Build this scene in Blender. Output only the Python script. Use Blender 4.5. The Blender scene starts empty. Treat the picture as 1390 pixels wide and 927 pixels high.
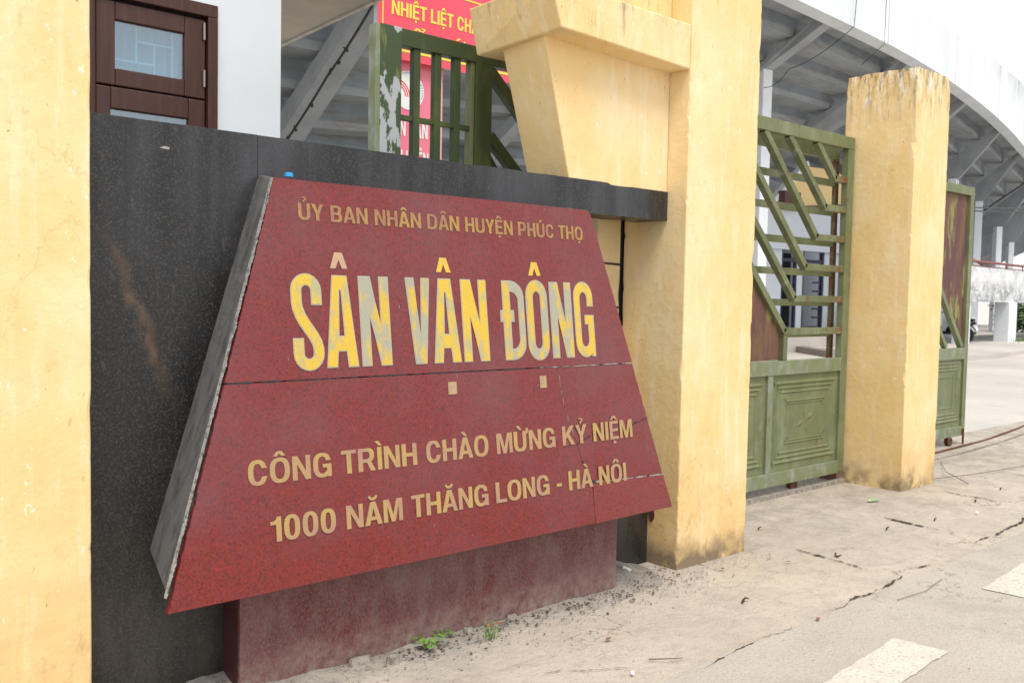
import bpy, math, random
import mathutils
from mathutils import Vector, noise
from mathutils.geometry import tessellate_polygon
random.seed(7)
R = math.radians
sc = bpy.context.scene
col = sc.collection

# ------------------------------------------------------------------ camera
cam_d = bpy.data.cameras.new('camera'); cam = bpy.data.objects.new('camera', cam_d); col.objects.link(cam)
yaw, pitch, roll, fpx = R(41.72646), R(-2.92672), R(1.13657), 1286.52
fw = Vector((math.sin(yaw)*math.cos(pitch), math.cos(yaw)*math.cos(pitch), math.sin(pitch)))
rt = Vector((math.cos(yaw), -math.sin(yaw), 0)); up = rt.cross(fw)
rt2 = math.cos(roll)*rt + math.sin(roll)*up; up2 = -math.sin(roll)*rt + math.cos(roll)*up
cam.matrix_world = mathutils.Matrix(((rt2.x, up2.x, -fw.x, 0), (rt2.y, up2.y, -fw.y, 0), (rt2.z, up2.z, -fw.z, 1.5), (0, 0, 0, 1)))
cam_d.sensor_width = 36; cam_d.lens = fpx/1390*36; cam_d.clip_start = 0.05; cam_d.clip_end = 3000
cam_d.dof.use_dof = True; cam_d.dof.focus_distance = 3.9; cam_d.dof.aperture_fstop = 9
sc.camera = cam

# ------------------------------------------------------------------ sky, sun, exposure
SUN_EL, SUN_AZ = 62, 205            # azimuth measured clockwise from +Y
w = bpy.data.worlds.new('World'); sc.world = w; w.use_nodes = True
nt = w.node_tree; nt.nodes.clear()
out = nt.nodes.new('ShaderNodeOutputWorld'); bg = nt.nodes.new('ShaderNodeBackground')
sky = nt.nodes.new('ShaderNodeTexSky'); sky.sky_type = 'NISHITA'; sky.sun_disc = False
sky.sun_elevation = R(SUN_EL); sky.sun_rotation = R(SUN_AZ); sky.air_density = 1.0; sky.dust_density = 4.0
tc = nt.nodes.new('ShaderNodeTexCoord'); nz = nt.nodes.new('ShaderNodeTexNoise')
nz.inputs['Scale'].default_value = 2.2; nz.inputs['Detail'].default_value = 6
rm = nt.nodes.new('ShaderNodeMapRange'); rm.inputs[1].default_value = .3; rm.inputs[2].default_value = .7
rm.inputs[3].default_value = .78; rm.inputs[4].default_value = .97
mx = nt.nodes.new('ShaderNodeMix'); mx.data_type = 'RGBA'
mx.inputs[7].default_value = (9.6, 9.9, 10.4, 1)      # cloud deck
nt.links.new(tc.outputs['Generated'], nz.inputs['Vector']); nt.links.new(nz.outputs['Fac'], rm.inputs[0])
nt.links.new(rm.outputs[0], mx.inputs[0]); nt.links.new(sky.outputs[0], mx.inputs[6])
nt.links.new(mx.outputs[2], bg.inputs['Color']); bg.inputs['Strength'].default_value = 0.09
nt.links.new(bg.outputs[0], out.inputs[0])
sd = bpy.data.lights.new('sun', 'SUN'); sun = bpy.data.objects.new('sun', sd); col.objects.link(sun)
sd.energy = 1.8; sd.angle = R(24); sd.color = (1, .95, .88)
sdir = Vector((math.sin(R(SUN_AZ))*math.cos(R(SUN_EL)), math.cos(R(SUN_AZ))*math.cos(R(SUN_EL)), math.sin(R(SUN_EL))))
sun.rotation_euler = sdir.to_track_quat('Z', 'Y').to_euler(); sun.location = (0, -5, 20)
sc.view_settings.view_transform = 'Standard'; sc.view_settings.look = 'None'
sc.view_settings.exposure = 0.6; sc.view_settings.gamma = 1

# ------------------------------------------------------------------ helpers
class MB:
    def __init__(s): s.v = []; s.f = []
    def add(s, vs, fs):
        b = len(s.v); s.v += [Vector(p) for p in vs]; s.f += [tuple(i+b for i in f) for f in fs]; return s
    def hexa(s, p):    # 8 points: bottom 4 ccw, top 4 ccw
        return s.add(p, [(3, 2, 1, 0), (4, 5, 6, 7), (0, 1, 5, 4), (1, 2, 6, 5), (2, 3, 7, 6), (3, 0, 4, 7)])
    def box(s, x0, x1, y0, y1, z0, z1):
        return s.hexa([(x0, y0, z0), (x1, y0, z0), (x1, y1, z0), (x0, y1, z0), (x0, y0, z1), (x1, y0, z1), (x1, y1, z1), (x0, y1, z1)])
    def prism(s, pts, off):   # 3d polygon + offset vector, ngon caps
        n = len(pts); off = Vector(off); a = [Vector(p) for p in pts]
        fs = [tuple(range(n-1, -1, -1)), tuple(range(n, 2*n))] + [(i, (i+1) % n, n+(i+1) % n, n+i) for i in range(n)]
        return s.add(a+[p+off for p in a], fs)
    def bar(s, p, q, wd, dp, upv=(0, 1, 0)):     # rectangular bar: wd across, dp along upv
        p, q = Vector(p), Vector(q); d = (q-p).normalized(); u = Vector(upv); u = (u-d*u.dot(d)).normalized(); c = d.cross(u)
        a, b = c*wd/2, u*dp/2
        return s.hexa([p-a-b, p+a-b, p+a+b, p-a+b, q-a-b, q+a-b, q+a+b, q-a+b])
    def tube(s, pts, r, n=8, taper=None):
        pts = [Vector(p) for p in pts]; rings = []; b = len(s.v); prev = None
        for i, p in enumerate(pts):
            d = (pts[min(i+1, len(pts)-1)]-pts[max(i-1, 0)]).normalized()
            u = Vector((0, 0, 1)) if abs(d.z) < .9 else Vector((1, 0, 0))
            if prev is not None: u = prev
            u = (u-d*u.dot(d)).normalized(); prev = u; c = d.cross(u)
            rr = r if taper is None else r*taper[i]
            for k in range(n):
                t = 2*math.pi*k/n; s.v.append(p+(u*math.cos(t)+c*math.sin(t))*rr)
        for i in range(len(pts)-1):
            for k in range(n):
                s.f.append((b+i*n+k, b+i*n+(k+1) % n, b+(i+1)*n+(k+1) % n, b+(i+1)*n+k))
        s.f.append(tuple(b+k for k in range(n-1, -1, -1))); s.f.append(tuple(b+(len(pts)-1)*n+k for k in range(n)))
        return s
    def torus(s, c, axis, Rr, r, n=28, m=10):
        c = Vector(c); a = Vector(axis).normalized(); u = a.orthogonal().normalized(); w_ = a.cross(u); b = len(s.v)
        for i in range(n):
            t = 2*math.pi*i/n; e = u*math.cos(t)+w_*math.sin(t)
            for k in range(m):
                q = 2*math.pi*k/m; s.v.append(c+e*(Rr+r*math.cos(q))+a*r*math.sin(q))
        for i in range(n):
            for k in range(m):
                s.f.append((b+i*m+k, b+((i+1) % n)*m+k, b+((i+1) % n)*m+(k+1) % m, b+i*m+(k+1) % m))
        return s

def build(name, mb, m, parent=None, bevel=0, smooth=False, base=None):
    me = bpy.data.meshes.new(name)
    o = bpy.data.objects.new(name, me); col.objects.link(o)
    off = Vector((0, 0, 0))
    if parent is not None:
        p = parent
        while p is not None: off += p.location; p = p.parent
        o.parent = parent
    elif base is not None:
        off = Vector(base); o.location = off
    me.from_pydata([tuple(v-off) for v in mb.v], [], mb.f)
    me.materials.append(m)
    import bmesh
    bm = bmesh.new(); bm.from_mesh(me); bmesh.ops.recalc_face_normals(bm, faces=bm.faces); bm.to_mesh(me); bm.free()
    if bevel:
        b = o.modifiers.new('bevel', 'BEVEL'); b.width = bevel; b.segments = 2; b.limit_method = 'ANGLE'; b.angle_limit = R(40)
    if smooth:
        for p in me.polygons: p.use_smooth = True
    return o

def tag(o, label=None, cat=None, group=None, kind=None):
    if label: o['label'] = label
    if cat: o['category'] = cat
    if group: o['group'] = group
    if kind: o['kind'] = kind
    return o
def thing(name, label, cat, loc=(0, 0, 0), group=None):
    o = bpy.data.objects.new(name, None); col.objects.link(o); o.location = loc; o.empty_display_size = .1
    return tag(o, label, cat, group)

# ------------------------------------------------------------------ materials
def mat(name, base, rough=.8, layers=(), bump=None, spec=.5, metal=0, rvar=None, coat=0):
    m = bpy.data.materials.new(name); m.use_nodes = True; n = m.node_tree; L = n.links; N = n.nodes
    bs = N['Principled BSDF']; bs.inputs['Roughness'].default_value = rough; bs.inputs['Metallic'].default_value = metal
    bs.inputs['Specular IOR Level'].default_value = spec
    if coat: bs.inputs['Coat Weight'].default_value = coat; bs.inputs['Coat Roughness'].default_value = .12
    geo = N.new('ShaderNodeNewGeometry')
    def nfac(l):
        mp = N.new('ShaderNodeMapping'); s = l.get('scale', 5); mp.inputs['Scale'].default_value = s if isinstance(s, tuple) else (s, s, s)
        mp.inputs['Location'].default_value = [l.get('seed', 0)*3.7, l.get('seed', 0)*1.3, l.get('seed', 0)*2.1]
        if 'rot' in l: mp.inputs['Rotation'].default_value = l['rot']
        L.new(geo.outputs['Position'], mp.inputs['Vector'])
        if l.get('kind') == 'voro':
            t = N.new('ShaderNodeTexVoronoi'); t.inputs['Scale'].default_value = 1; src = t.outputs['Distance']
        elif l.get('kind') == 'cell':
            t = N.new('ShaderNodeTexVoronoi'); t.inputs['Scale'].default_value = 1
            sp = N.new('ShaderNodeSeparateColor'); L.new(t.outputs['Color'], sp.inputs[0]); src = sp.outputs[0]
        elif l.get('kind') == 'edge':      # hairline cracks
            t = N.new('ShaderNodeTexVoronoi'); t.feature = 'DISTANCE_TO_EDGE'; t.inputs['Scale'].default_value = 1; src = t.outputs['Distance']
        else:
            t = N.new('ShaderNodeTexNoise'); t.inputs['Scale'].default_value = 1; t.inputs['Detail'].default_value = l.get('detail', 6)
            t.inputs['Roughness'].default_value = l.get('nr', .6); src = t.outputs['Fac']
        if l.get('kind') == 'edge':
            wn = N.new('ShaderNodeTexNoise'); wn.inputs['Scale'].default_value = 2.2; wn.inputs['Detail'].default_value = 7; wn.inputs['Roughness'].default_value = .65
            L.new(mp.outputs[0], wn.inputs['Vector']); vm = N.new('ShaderNodeVectorMath'); vm.operation = 'MULTIPLY_ADD'; vm.inputs[1].default_value = (.9, .9, .9)
            L.new(wn.outputs['Color'], vm.inputs[0]); L.new(mp.outputs[0], vm.inputs[2]); L.new(vm.outputs[0], t.inputs['Vector'])
        else: L.new(mp.outputs[0], t.inputs['Vector'])
        r = N.new('ShaderNodeMapRange'); r.inputs[1].default_value = l.get('lo', .45); r.inputs[2].default_value = l.get('hi', .65)
        r.inputs[3].default_value = 0; r.inputs[4].default_value = l.get('amt', 1); L.new(src, r.inputs[0])
        f = r.outputs[0]
        if 'mask' in l:
            sc2, lo2, hi2 = l['mask']; e = N.new('ShaderNodeTexNoise'); e.inputs['Scale'].default_value = sc2; e.inputs['Detail'].default_value = 4; L.new(geo.outputs['Position'], e.inputs['Vector'])
            r3 = N.new('ShaderNodeMapRange'); r3.inputs[1].default_value = lo2; r3.inputs[2].default_value = hi2; L.new(e.outputs['Fac'], r3.inputs[0])
            mu = N.new('ShaderNodeMath'); mu.operation = 'MULTIPLY'; L.new(f, mu.inputs[0]); L.new(r3.outputs[0], mu.inputs[1]); f = mu.outputs[0]
        if 'line' in l:       # slanting streak of colour: |x + k z - c| < w
            k, c0, wd_ = l['line']; sx = N.new('ShaderNodeSeparateXYZ'); L.new(geo.outputs['Position'], sx.inputs[0])
            e = N.new('ShaderNodeTexNoise'); e.inputs['Scale'].default_value = 9; L.new(geo.outputs['Position'], e.inputs['Vector'])
            a1 = N.new('ShaderNodeMath'); a1.operation = 'MULTIPLY_ADD'; a1.inputs[1].default_value = k; L.new(sx.outputs[2], a1.inputs[0]); L.new(sx.outputs[0], a1.inputs[2])
            a2 = N.new('ShaderNodeMath'); a2.operation = 'MULTIPLY_ADD'; a2.inputs[1].default_value = .09; L.new(e.outputs['Fac'], a2.inputs[0]); L.new(a1.outputs[0], a2.inputs[2])
            a3 = N.new('ShaderNodeMath'); a3.operation = 'SUBTRACT'; a3.inputs[1].default_value = c0+.045; L.new(a2.outputs[0], a3.inputs[0])
            a4 = N.new('ShaderNodeMath'); a4.operation = 'ABSOLUTE'; L.new(a3.outputs[0], a4.inputs[0])
            r4 = N.new('ShaderNodeMapRange'); r4.inputs[1].default_value = wd_; r4.inputs[2].default_value = 0; L.new(a4.outputs[0], r4.inputs[0])
            mu = N.new('ShaderNodeMath'); mu.operation = 'MULTIPLY'; L.new(f, mu.inputs[0]); L.new(r4.outputs[0], mu.inputs[1]); f = mu.outputs[0]
        for key, idx in (('zr', 2), ('xr', 0), ('yr', 1)):
            if key in l:   # (value where full, value where none): noisy-edged stain band
                sx = N.new('ShaderNodeSeparateXYZ'); L.new(geo.outputs['Position'], sx.inputs[0])
                e = N.new('ShaderNodeTexNoise'); e.inputs['Scale'].default_value = l.get('es', 6); e.inputs['Detail'].default_value = 5
                L.new(geo.outputs['Position'], e.inputs['Vector'])
                ma = N.new('ShaderNodeMath'); ma.operation = 'MULTIPLY_ADD'; ma.inputs[1].default_value = l.get('ea', .3); ma.inputs[2].default_value = -.5*l.get('ea', .3)
                L.new(e.outputs['Fac'], ma.inputs[0])
                ad = N.new('ShaderNodeMath'); ad.operation = 'ADD'; L.new(sx.outputs[idx], ad.inputs[0]); L.new(ma.outputs[0], ad.inputs[1])
                r2 = N.new('ShaderNodeMapRange'); a, b = l[key]
                r2.inputs[1].default_value = b; r2.inputs[2].default_value = a; L.new(ad.outputs[0], r2.inputs[0])
                mu = N.new('ShaderNodeMath'); mu.operation = 'MULTIPLY'; L.new(f, mu.inputs[0]); L.new(r2.outputs[0], mu.inputs[1]); f = mu.outputs[0]
        return f
    prev = None
    for l in layers:
        x = N.new('ShaderNodeMix'); x.data_type = 'RGBA'
        if prev is None: x.inputs[6].default_value = (*base, 1)
        else: L.new(prev, x.inputs[6])
        x.inputs[7].default_value = (*l['color'], 1); L.new(nfac(l), x.inputs[0]); prev = x.outputs[2]
    if prev is None: bs.inputs['Base Color'].default_value = (*base, 1)
    else: L.new(prev, bs.inputs['Base Color'])
    if rvar:
        f = nfac(rvar); r = N.new('ShaderNodeMapRange'); r.inputs[3].default_value = rough; r.inputs[4].default_value = rvar['to']
        L.new(f, r.inputs[0]); L.new(r.outputs[0], bs.inputs['Roughness'])
    if bump:
        ph = None
        for s, st, d in bump:
            t = N.new('ShaderNodeTexNoise'); t.inputs['Scale'].default_value = s; t.inputs['Detail'].default_value = 5; L.new(geo.outputs['Position'], t.inputs['Vector'])
            b = N.new('ShaderNodeBump'); b.inputs['Strength'].default_value = st; b.inputs['Distance'].default_value = d
            L.new(t.outputs['Fac'], b.inputs['Height'])
            if ph is not None: L.new(ph, b.inputs['Normal'])
            ph = b.outputs[0]
        L.new(ph, bs.inputs['Normal'])
    return m

YEL = (.815, .59, .275)
def yellow(name, extra=()):
    return mat(name, YEL, .9, [
        dict(color=(.86, .705, .435), scale=1.6, lo=.42, hi=.66, amt=.75),
        dict(color=(.74, .49, .18), scale=(5, 5, 2), lo=.50, hi=.72, amt=.5, seed=2, nr=.72, detail=9),
        dict(color=(.88, .78, .57), scale=(15, 15, 1.8), lo=.52, hi=.70, amt=.5, seed=4, nr=.7),
        dict(color=(.66, .43, .17), scale=(17, 17, 9), lo=.60, hi=.68, amt=.55, seed=16, nr=.75, detail=9),
        dict(color=(.88, .81, .66), scale=(24, 24, 15), lo=.645, hi=.67, amt=.8, seed=18, nr=.7),
        dict(color=(.46, .33, .17), scale=(40, 40, 16), lo=.66, hi=.72, amt=.5, seed=6),
        dict(color=(.22, .16, .10), scale=(60, 60, 24), lo=.70, hi=.73, amt=.8, seed=8),
        dict(color=(.40, .28, .13), kind='edge', scale=(1.7, 1.7, 1.1), lo=.010, hi=.0, amt=.4, mask=(1.4, .54, .66), seed=21)] + list(extra),
        bump=[(6, .3, .02), (28, .25, .008), (95, .25, .004)], spec=.2)
M_yel = yellow('yellow_limewash', [
    dict(color=(.62, .40, .17), scale=5, lo=.3, hi=.6, amt=.6, zr=(.1, .75), ea=.6, es=4, seed=3, nr=.7),
    dict(color=(.40, .27, .14), scale=(18, 18, 9), lo=.52, hi=.66, amt=.6, zr=(.1, .6), ea=.5, es=4, seed=23, nr=.75),
    dict(color=(.16, .125, .09), scale=9, lo=.25, hi=.5, amt=.85, zr=(.03, .15), ea=.26, es=6, seed=5)])
M_yel_top = yellow('yellow_limewash_weathered', [
    dict(color=(.58, .40, .17), scale=(14, 14, 4), lo=.42, hi=.62, amt=.7, zr=(3.15, 2.8), ea=.5, es=9, seed=9, nr=.7),
    dict(color=(.86, .79, .63), scale=(17, 17, 5), lo=.5, hi=.6, amt=.85, zr=(3.15, 2.9), ea=.4, es=9, seed=12, nr=.72),
    dict(color=(.26, .22, .17), scale=(26, 26, 4), lo=.5, hi=.6, amt=.75, zr=(3.2, 2.85), ea=.5, es=10, seed=14, nr=.72),
    dict(color=(.09, .08, .07), scale=(34, 34, 12), lo=.5, hi=.6, amt=.85, zr=(3.32, 3.12), ea=.35, es=12, seed=11, nr=.72),
    dict(color=(.55, .36, .17), scale=5, lo=.3, hi=.6, amt=.5, zr=(.15, .6), ea=.5, es=4, seed=3),
    dict(color=(.17, .135, .09), scale=7, lo=.38, hi=.55, amt=.8, zr=(.05, .19), ea=.34, es=5, seed=5)])
M_yel_beam = yellow('yellow_limewash_upper', [
    dict(color=(.55, .45, .28), scale=(14, 14, 3), lo=.5, hi=.68, amt=.6, zr=(2.98, 2.7), ea=.25, es=8, seed=9),
    dict(color=(.12, .10, .08), scale=(26, 26, 4), lo=.58, hi=.7, amt=.7, zr=(3.0, 2.7), ea=.3, es=9, seed=10)])
M_black = mat('black_granite', (.009, .009, .010), .24, [
    dict(color=(.055, .05, .043), scale=120, lo=.50, hi=.64, amt=.8),
    dict(color=(.003, .003, .0035), kind='cell', scale=210, lo=.6, hi=.9, amt=.7, seed=1),
    dict(color=(.20, .175, .14), scale=(300, 300, 210), lo=.60, hi=.70, amt=.55, seed=2),
    dict(color=(.07, .07, .077), scale=(5, 5, .9), lo=.42, hi=.62, amt=.5, zr=(1.95, 1.5), ea=.5, es=3, seed=3),
    dict(color=(.085, .073, .056), scale=(5, 5, 2), lo=.40, hi=.64, amt=.4, zr=(.35, .95), ea=.7, seed=5, nr=.72),
    dict(color=(.004, .004, .005), scale=(11, 11, .8), lo=.54, hi=.70, amt=.6, seed=7),
    dict(color=(.13, .12, .11), scale=(38, 38, 12), lo=.64, hi=.72, amt=.25, seed=15),
    dict(color=(.20, .115, .055), scale=(30, 30, 14), lo=.3, hi=.6, amt=.55, line=(.413, 1.808, .04), xr=(1.22, 1.38), zr=(1.4, 1.75), ea=.1, seed=13)],
    bump=[(160, .08, .002)], rvar=dict(scale=4, lo=.35, hi=.7, to=.5))
M_blackside = mat('grey_granite_sawn', (.115, .113, .113), .75, [
    dict(color=(.05, .048, .047), scale=(30, 30, 3), lo=.45, hi=.65, amt=.8),
    dict(color=(.17, .165, .16), scale=120, lo=.55, hi=.72, amt=.6, seed=2),
    dict(color=(.02, .02, .02), scale=(9, 9, 4), lo=.5, hi=.7, amt=.7, zr=(1.9, 1.4), ea=.3, seed=4)], bump=[(60, .3, .004)])
M_mortar = mat('pale_mortar', (.34, .33, .31), .95, [dict(color=(.1, .095, .09), scale=45, lo=.5, hi=.62, amt=.8)], bump=[(60, .8, .01)])
def redgranite(name, base, dust, rough, spec=.5, coat=0, extra=()):
    return mat(name, base, rough, [
        dict(color=tuple(c*.45 for c in base), kind='cell', scale=150, lo=.60, hi=.95, amt=.7),
        dict(color=(min(1, base[0]*1.55), base[1]*1.5, base[2]*1.3), scale=110, lo=.5, hi=.66, amt=.75, seed=2),
        dict(color=(.040, .030, .034), scale=64, lo=.58, hi=.70, amt=.7, seed=3, nr=.7),
        dict(color=(.045, .03, .036), scale=26, lo=.54, hi=.70, amt=.5, seed=13, nr=.78, detail=9),
        dict(color=(.28, .14, .13), scale=260, lo=.62, hi=.74, amt=.4, seed=6),
        dict(color=(.155, .075, .085), scale=2.4, lo=.42, hi=.66, amt=dust, seed=4),
        dict(color=(.20, .11, .115), scale=(24, 24, 2.2), lo=.58, hi=.74, amt=dust*.4, seed=17),
        dict(color=(.62, .52, .5), scale=(80, 80, 11), lo=.725, hi=.745, amt=.6, seed=9)] + list(extra),
        bump=[(220, .05, .001)], spec=spec, coat=coat, rvar=dict(scale=3, lo=.35, hi=.65, to=rough+.12))
M_red = redgranite('red_granite_polished', (.178, .0175, .0145), .32, .17, .5)
M_red2 = redgranite('red_granite_repair', (.195, .022, .019), .25, .2)
M_redped = redgranite('red_granite_dusty', (.13, .022, .026), .6, .45, .4, extra=[
    dict(color=(.22, .155, .14), scale=(110, 110, 70), lo=.47, hi=.63, amt=.5, seed=8, nr=.7),
    dict(color=(.26, .20, .17), scale=(12, 12, 6), lo=.42, hi=.72, amt=.45, seed=18, nr=.75),
    dict(color=(.34, .28, .23), scale=22, lo=.35, hi=.68, amt=.8, zr=(.0, .16), ea=.2, seed=11, nr=.7)])
M_redpedside = redgranite('red_granite_sawn', (.05, .010, .012), .2, .5)
def paint(name, base, worn, wl=.45, wh=.66, wamt=.9, sc_=30, rough=.6):
    return mat(name, base, rough, [
        dict(color=worn, scale=(sc_, sc_, sc_*.45), lo=wl, hi=wh, amt=wamt),
        dict(color=tuple(c*.75 for c in worn), scale=120, lo=.55, hi=.68, amt=.5, seed=3)], bump=[(90, .15, .002)])
M_letter = paint('gold_letter_paint', (.64, .425, .04), (.38, .36, .22), .53, .64, .85, 17)
M_letterworn = paint('worn_gold_letter_paint', (.60, .40, .045), (.345, .34, .265), .44, .54, .95, 15)
M_rim = paint('silvery_letter_rim', (.37, .365, .30), (.52, .46, .30), .5, .7, .6, 30)
M_letter2 = paint('worn_gold_paint', (.36, .225, .06), (.27, .115, .085), .42, .66, .85, 16)
M_letter3 = paint('pale_gold_paint', (.42, .285, .09), (.36, .20, .145), .40, .64, .9, 15)
M_peach = paint('peach_paint', (.50, .33, .20), (.42, .25, .18), .4, .7, .7, 24)
M_tan = paint('tan_paint', (.42, .29, .15), (.33, .19, .13), .42, .66, .7, 40)
M_yelpaint = paint('bright_gold_paint', (.64, .42, .05), (.45, .34, .16), .5, .7, .5, 24)
M_green = mat('green_gate_paint', (.15, .168, .075), .55, [
    dict(color=(.215, .235, .13), scale=(6, 6, 3), lo=.42, hi=.66, amt=.75),
    dict(color=(.08, .125, .05), scale=5, lo=.5, hi=.7, amt=.6, seed=2),
    dict(color=(.30, .33, .27), scale=(9, 9, 5), lo=.58, hi=.72, amt=.4, seed=5),
    dict(color=(.16, .05, .02), scale=(13, 13, 7), lo=.64, hi=.72, amt=.85, seed=7)], bump=[(60, .15, .003)])
M_greenbar = mat('green_bar_paint', (.125, .142, .062), .55, [
    dict(color=(.215, .235, .13), scale=(6, 6, 3), lo=.42, hi=.66, amt=.75),
    dict(color=(.07, .11, .045), scale=5, lo=.5, hi=.7, amt=.6, seed=2),
    dict(color=(.32, .35, .34), scale=(9, 9, 5), lo=.60, hi=.68, amt=.6, seed=5),
    dict(color=(.17, .045, .02), scale=14, lo=.40, hi=.55, amt=.85, seed=7, xr=(7.06, 6.92), ea=.1),
    dict(color=(.16, .05, .02), scale=13, lo=.60, hi=.68, amt=.85, seed=9)], bump=[(60, .15, .003)])
M_greengrey = mat('worn_green_grey_paint', (.20, .225, .155), .6, [
    dict(color=(.17, .2, .08), scale=(7, 7, 5), lo=.42, hi=.6, amt=.9),
    dict(color=(.33, .36, .34), scale=(12, 12, 6), lo=.5, hi=.68, amt=.6, seed=5),
    dict(color=(.16, .06, .03), scale=11, lo=.64, hi=.72, amt=.8, seed=9)], bump=[(60, .15, .003)])
M_dgreen = mat('dark_green_paint', (.038, .062, .022), .5, [
    dict(color=(.11, .14, .035), scale=(10, 10, 3), lo=.5, hi=.7, amt=.65),
    dict(color=(.09, .035, .015), scale=(22, 22, 6), lo=.6, hi=.68, amt=.8, seed=4)], bump=[(70, .12, .002)])
M_dgreenpeel = mat('peeling_green_paint', (.042, .075, .032), .55, [
    dict(color=(.16, .18, .05), scale=(14, 14, 2.5), lo=.52, hi=.58, amt=.8, seed=3),
    dict(color=(.40, .43, .45), scale=(13, 13, 6), lo=.52, hi=.545, amt=1, seed=8)], bump=[(50, .2, .003)])
M_rust = mat('rusty_sheet', (.11, .045, .045), .7, [
    dict(color=(.22, .13, .04), scale=(7, 7, 1.4), lo=.45, hi=.66, amt=.75, nr=.7),
    dict(color=(.26, .27, .07), scale=(5, 5, 1.5), lo=.56, hi=.62, amt=.9, seed=4),
    dict(color=(.05, .02, .03), scale=(16, 16, 3), lo=.55, hi=.7, amt=.6, seed=6)], bump=[(60, .2, .003)])
M_rustbar = mat('rust', (.15, .055, .025), .85, [dict(color=(.06, .03, .02), scale=30, lo=.45, hi=.6)])
M_stand = mat('grey_concrete_soffit', (.36, .385, .405), .9, [
    dict(color=(.29, .31, .315), scale=1.2, lo=.4, hi=.65),
    dict(color=(.27, .24, .205), scale=(.9, 5, 5), lo=.52, hi=.66, amt=.75, seed=3, nr=.7)], bump=[(20, .1, .01)], spec=.2)
M_raker = mat('grey_concrete_beam', (.36, .38, .395), .9, [dict(color=(.29, .305, .31), scale=1.4, lo=.42, hi=.66)], bump=[(20, .1, .01)], spec=.2)
M_white = mat('white_painted_concrete', (.76, .79, .81), .85, [
    dict(color=(.62, .665, .69), scale=(1.2, 1.2, .25), lo=.42, hi=.68, amt=.8),
    dict(color=(.30, .31, .31), scale=(3.5, 3.5, .35), lo=.58, hi=.75, amt=.55, seed=9, zr=(9.4, 8.3), ea=.8, es=1.2),
    dict(color=(.22, .22, .22), scale=(1.1, 1.1, .35), lo=.42, hi=.62, amt=.85, seed=5, zr=(10.3, 8.8), ea=.8, es=.7, xr=(33.5, 33), nr=.75)], spec=.2)
M_whitecol = mat('white_column_paint', (.78, .81, .84), .85, [dict(color=(.68, .71, .74), scale=3, lo=.45, hi=.7, amt=.6)], spec=.2)
M_mould = mat('mouldy_white_concrete', (.72, .73, .74), .9, [
    dict(color=(.45, .46, .47), scale=2.2, lo=.45, hi=.65, amt=.7),
    dict(color=(.09, .09, .09), scale=(1.6, 1.6, 2.6), lo=.44, hi=.62, amt=.85, nr=.8, detail=10, zr=(1.95, 2.3), ea=.5, es=1.2, seed=4),
    dict(color=(.08, .08, .08), scale=2.5, lo=.46, hi=.66, amt=.85, nr=.8, detail=10, zr=(2.72, 2.5), ea=.2, es=3, seed=2)], spec=.2)
M_house = mat('whitewash_wall', (.74, .80, .87), .9, [
    dict(color=(.66, .72, .78), scale=1.6, lo=.45, hi=.7, amt=.6),
    dict(color=(.38, .38, .38), scale=(26, 26, 14), lo=.70, hi=.74, amt=.5, seed=3)], bump=[(30, .1, .005)], spec=.2)
M_roof = mat('beige_roof_soffit', (.52, .48, .40), .9, [dict(color=(.42, .39, .33), scale=2, lo=.45, hi=.7)], spec=.2)
M_rooflip = mat('pale_roof_edge', (.60, .57, .50), .9, [dict(color=(.40, .37, .32), scale=8, lo=.45, hi=.7)], spec=.2)
M_wood = mat('dark_stained_wood', (.055, .016, .010), .42, [
    dict(color=(.085, .034, .022), scale=(40, 40, 3), lo=.45, hi=.7, amt=.8),
    dict(color=(.16, .10, .08), scale=60, lo=.68, hi=.74, amt=.5, seed=3)], bump=[(50, .15, .002)])
M_hinge = mat('dull_steel', (.30, .30, .29), .45, metal=.7)
M_pave = mat('dusty_concrete', (.46, .40, .33), .95, [
    dict(color=(.53, .465, .385), scale=.8, lo=.4, hi=.65, amt=.8),
    dict(color=(.31, .275, .235), scale=2.6, lo=.48, hi=.68, amt=.6, seed=2, nr=.75, detail=9),
    dict(color=(.34, .30, .25), scale=14, lo=.5, hi=.66, amt=.6, seed=12, nr=.75, detail=9),
    dict(color=(.17, .15, .13), scale=120, lo=.57, hi=.68, amt=.55, seed=3),
    dict(color=(.60, .56, .50), scale=170, lo=.60, hi=.68, amt=.55, seed=5),
    dict(color=(.18, .155, .13), scale=(3, 9, 3), lo=.55, hi=.70, amt=.5, seed=22, nr=.78, detail=10),
    dict(color=(.22, .19, .16), scale=6, lo=.42, hi=.66, amt=.65, yr=(3.6, 2.7), ea=.9, es=2.5, seed=8, nr=.78, detail=10),
    dict(color=(.09, .078, .066), kind='edge', scale=.8, lo=.008, hi=.0, amt=.8, mask=(1.1, .5, .56), seed=31)],
    bump=[(4, .3, .04), (24, .45, .015), (70, .5, .008), (180, .4, .004)], spec=.15)
M_road = mat('dusty_road', (.425, .38, .325), .95, [
    dict(color=(.48, .44, .385), scale=.9, lo=.4, hi=.65, amt=.8, seed=4),
    dict(color=(.26, .24, .215), scale=2.2, lo=.48, hi=.70, amt=.6, seed=2, nr=.75, detail=9),
    dict(color=(.22, .20, .175), scale=100, lo=.54, hi=.67, amt=.5, seed=3),
    dict(color=(.60, .57, .52), scale=150, lo=.59, hi=.67, amt=.6, seed=5),
    dict(color=(.10, .09, .08), kind='edge', scale=.7, lo=.006, hi=.0, amt=.7, mask=(1.1, .52, .58), seed=33)],
    bump=[(3, .2, .03), (60, .6, .012), (130, .6, .006)], spec=.15)
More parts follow.
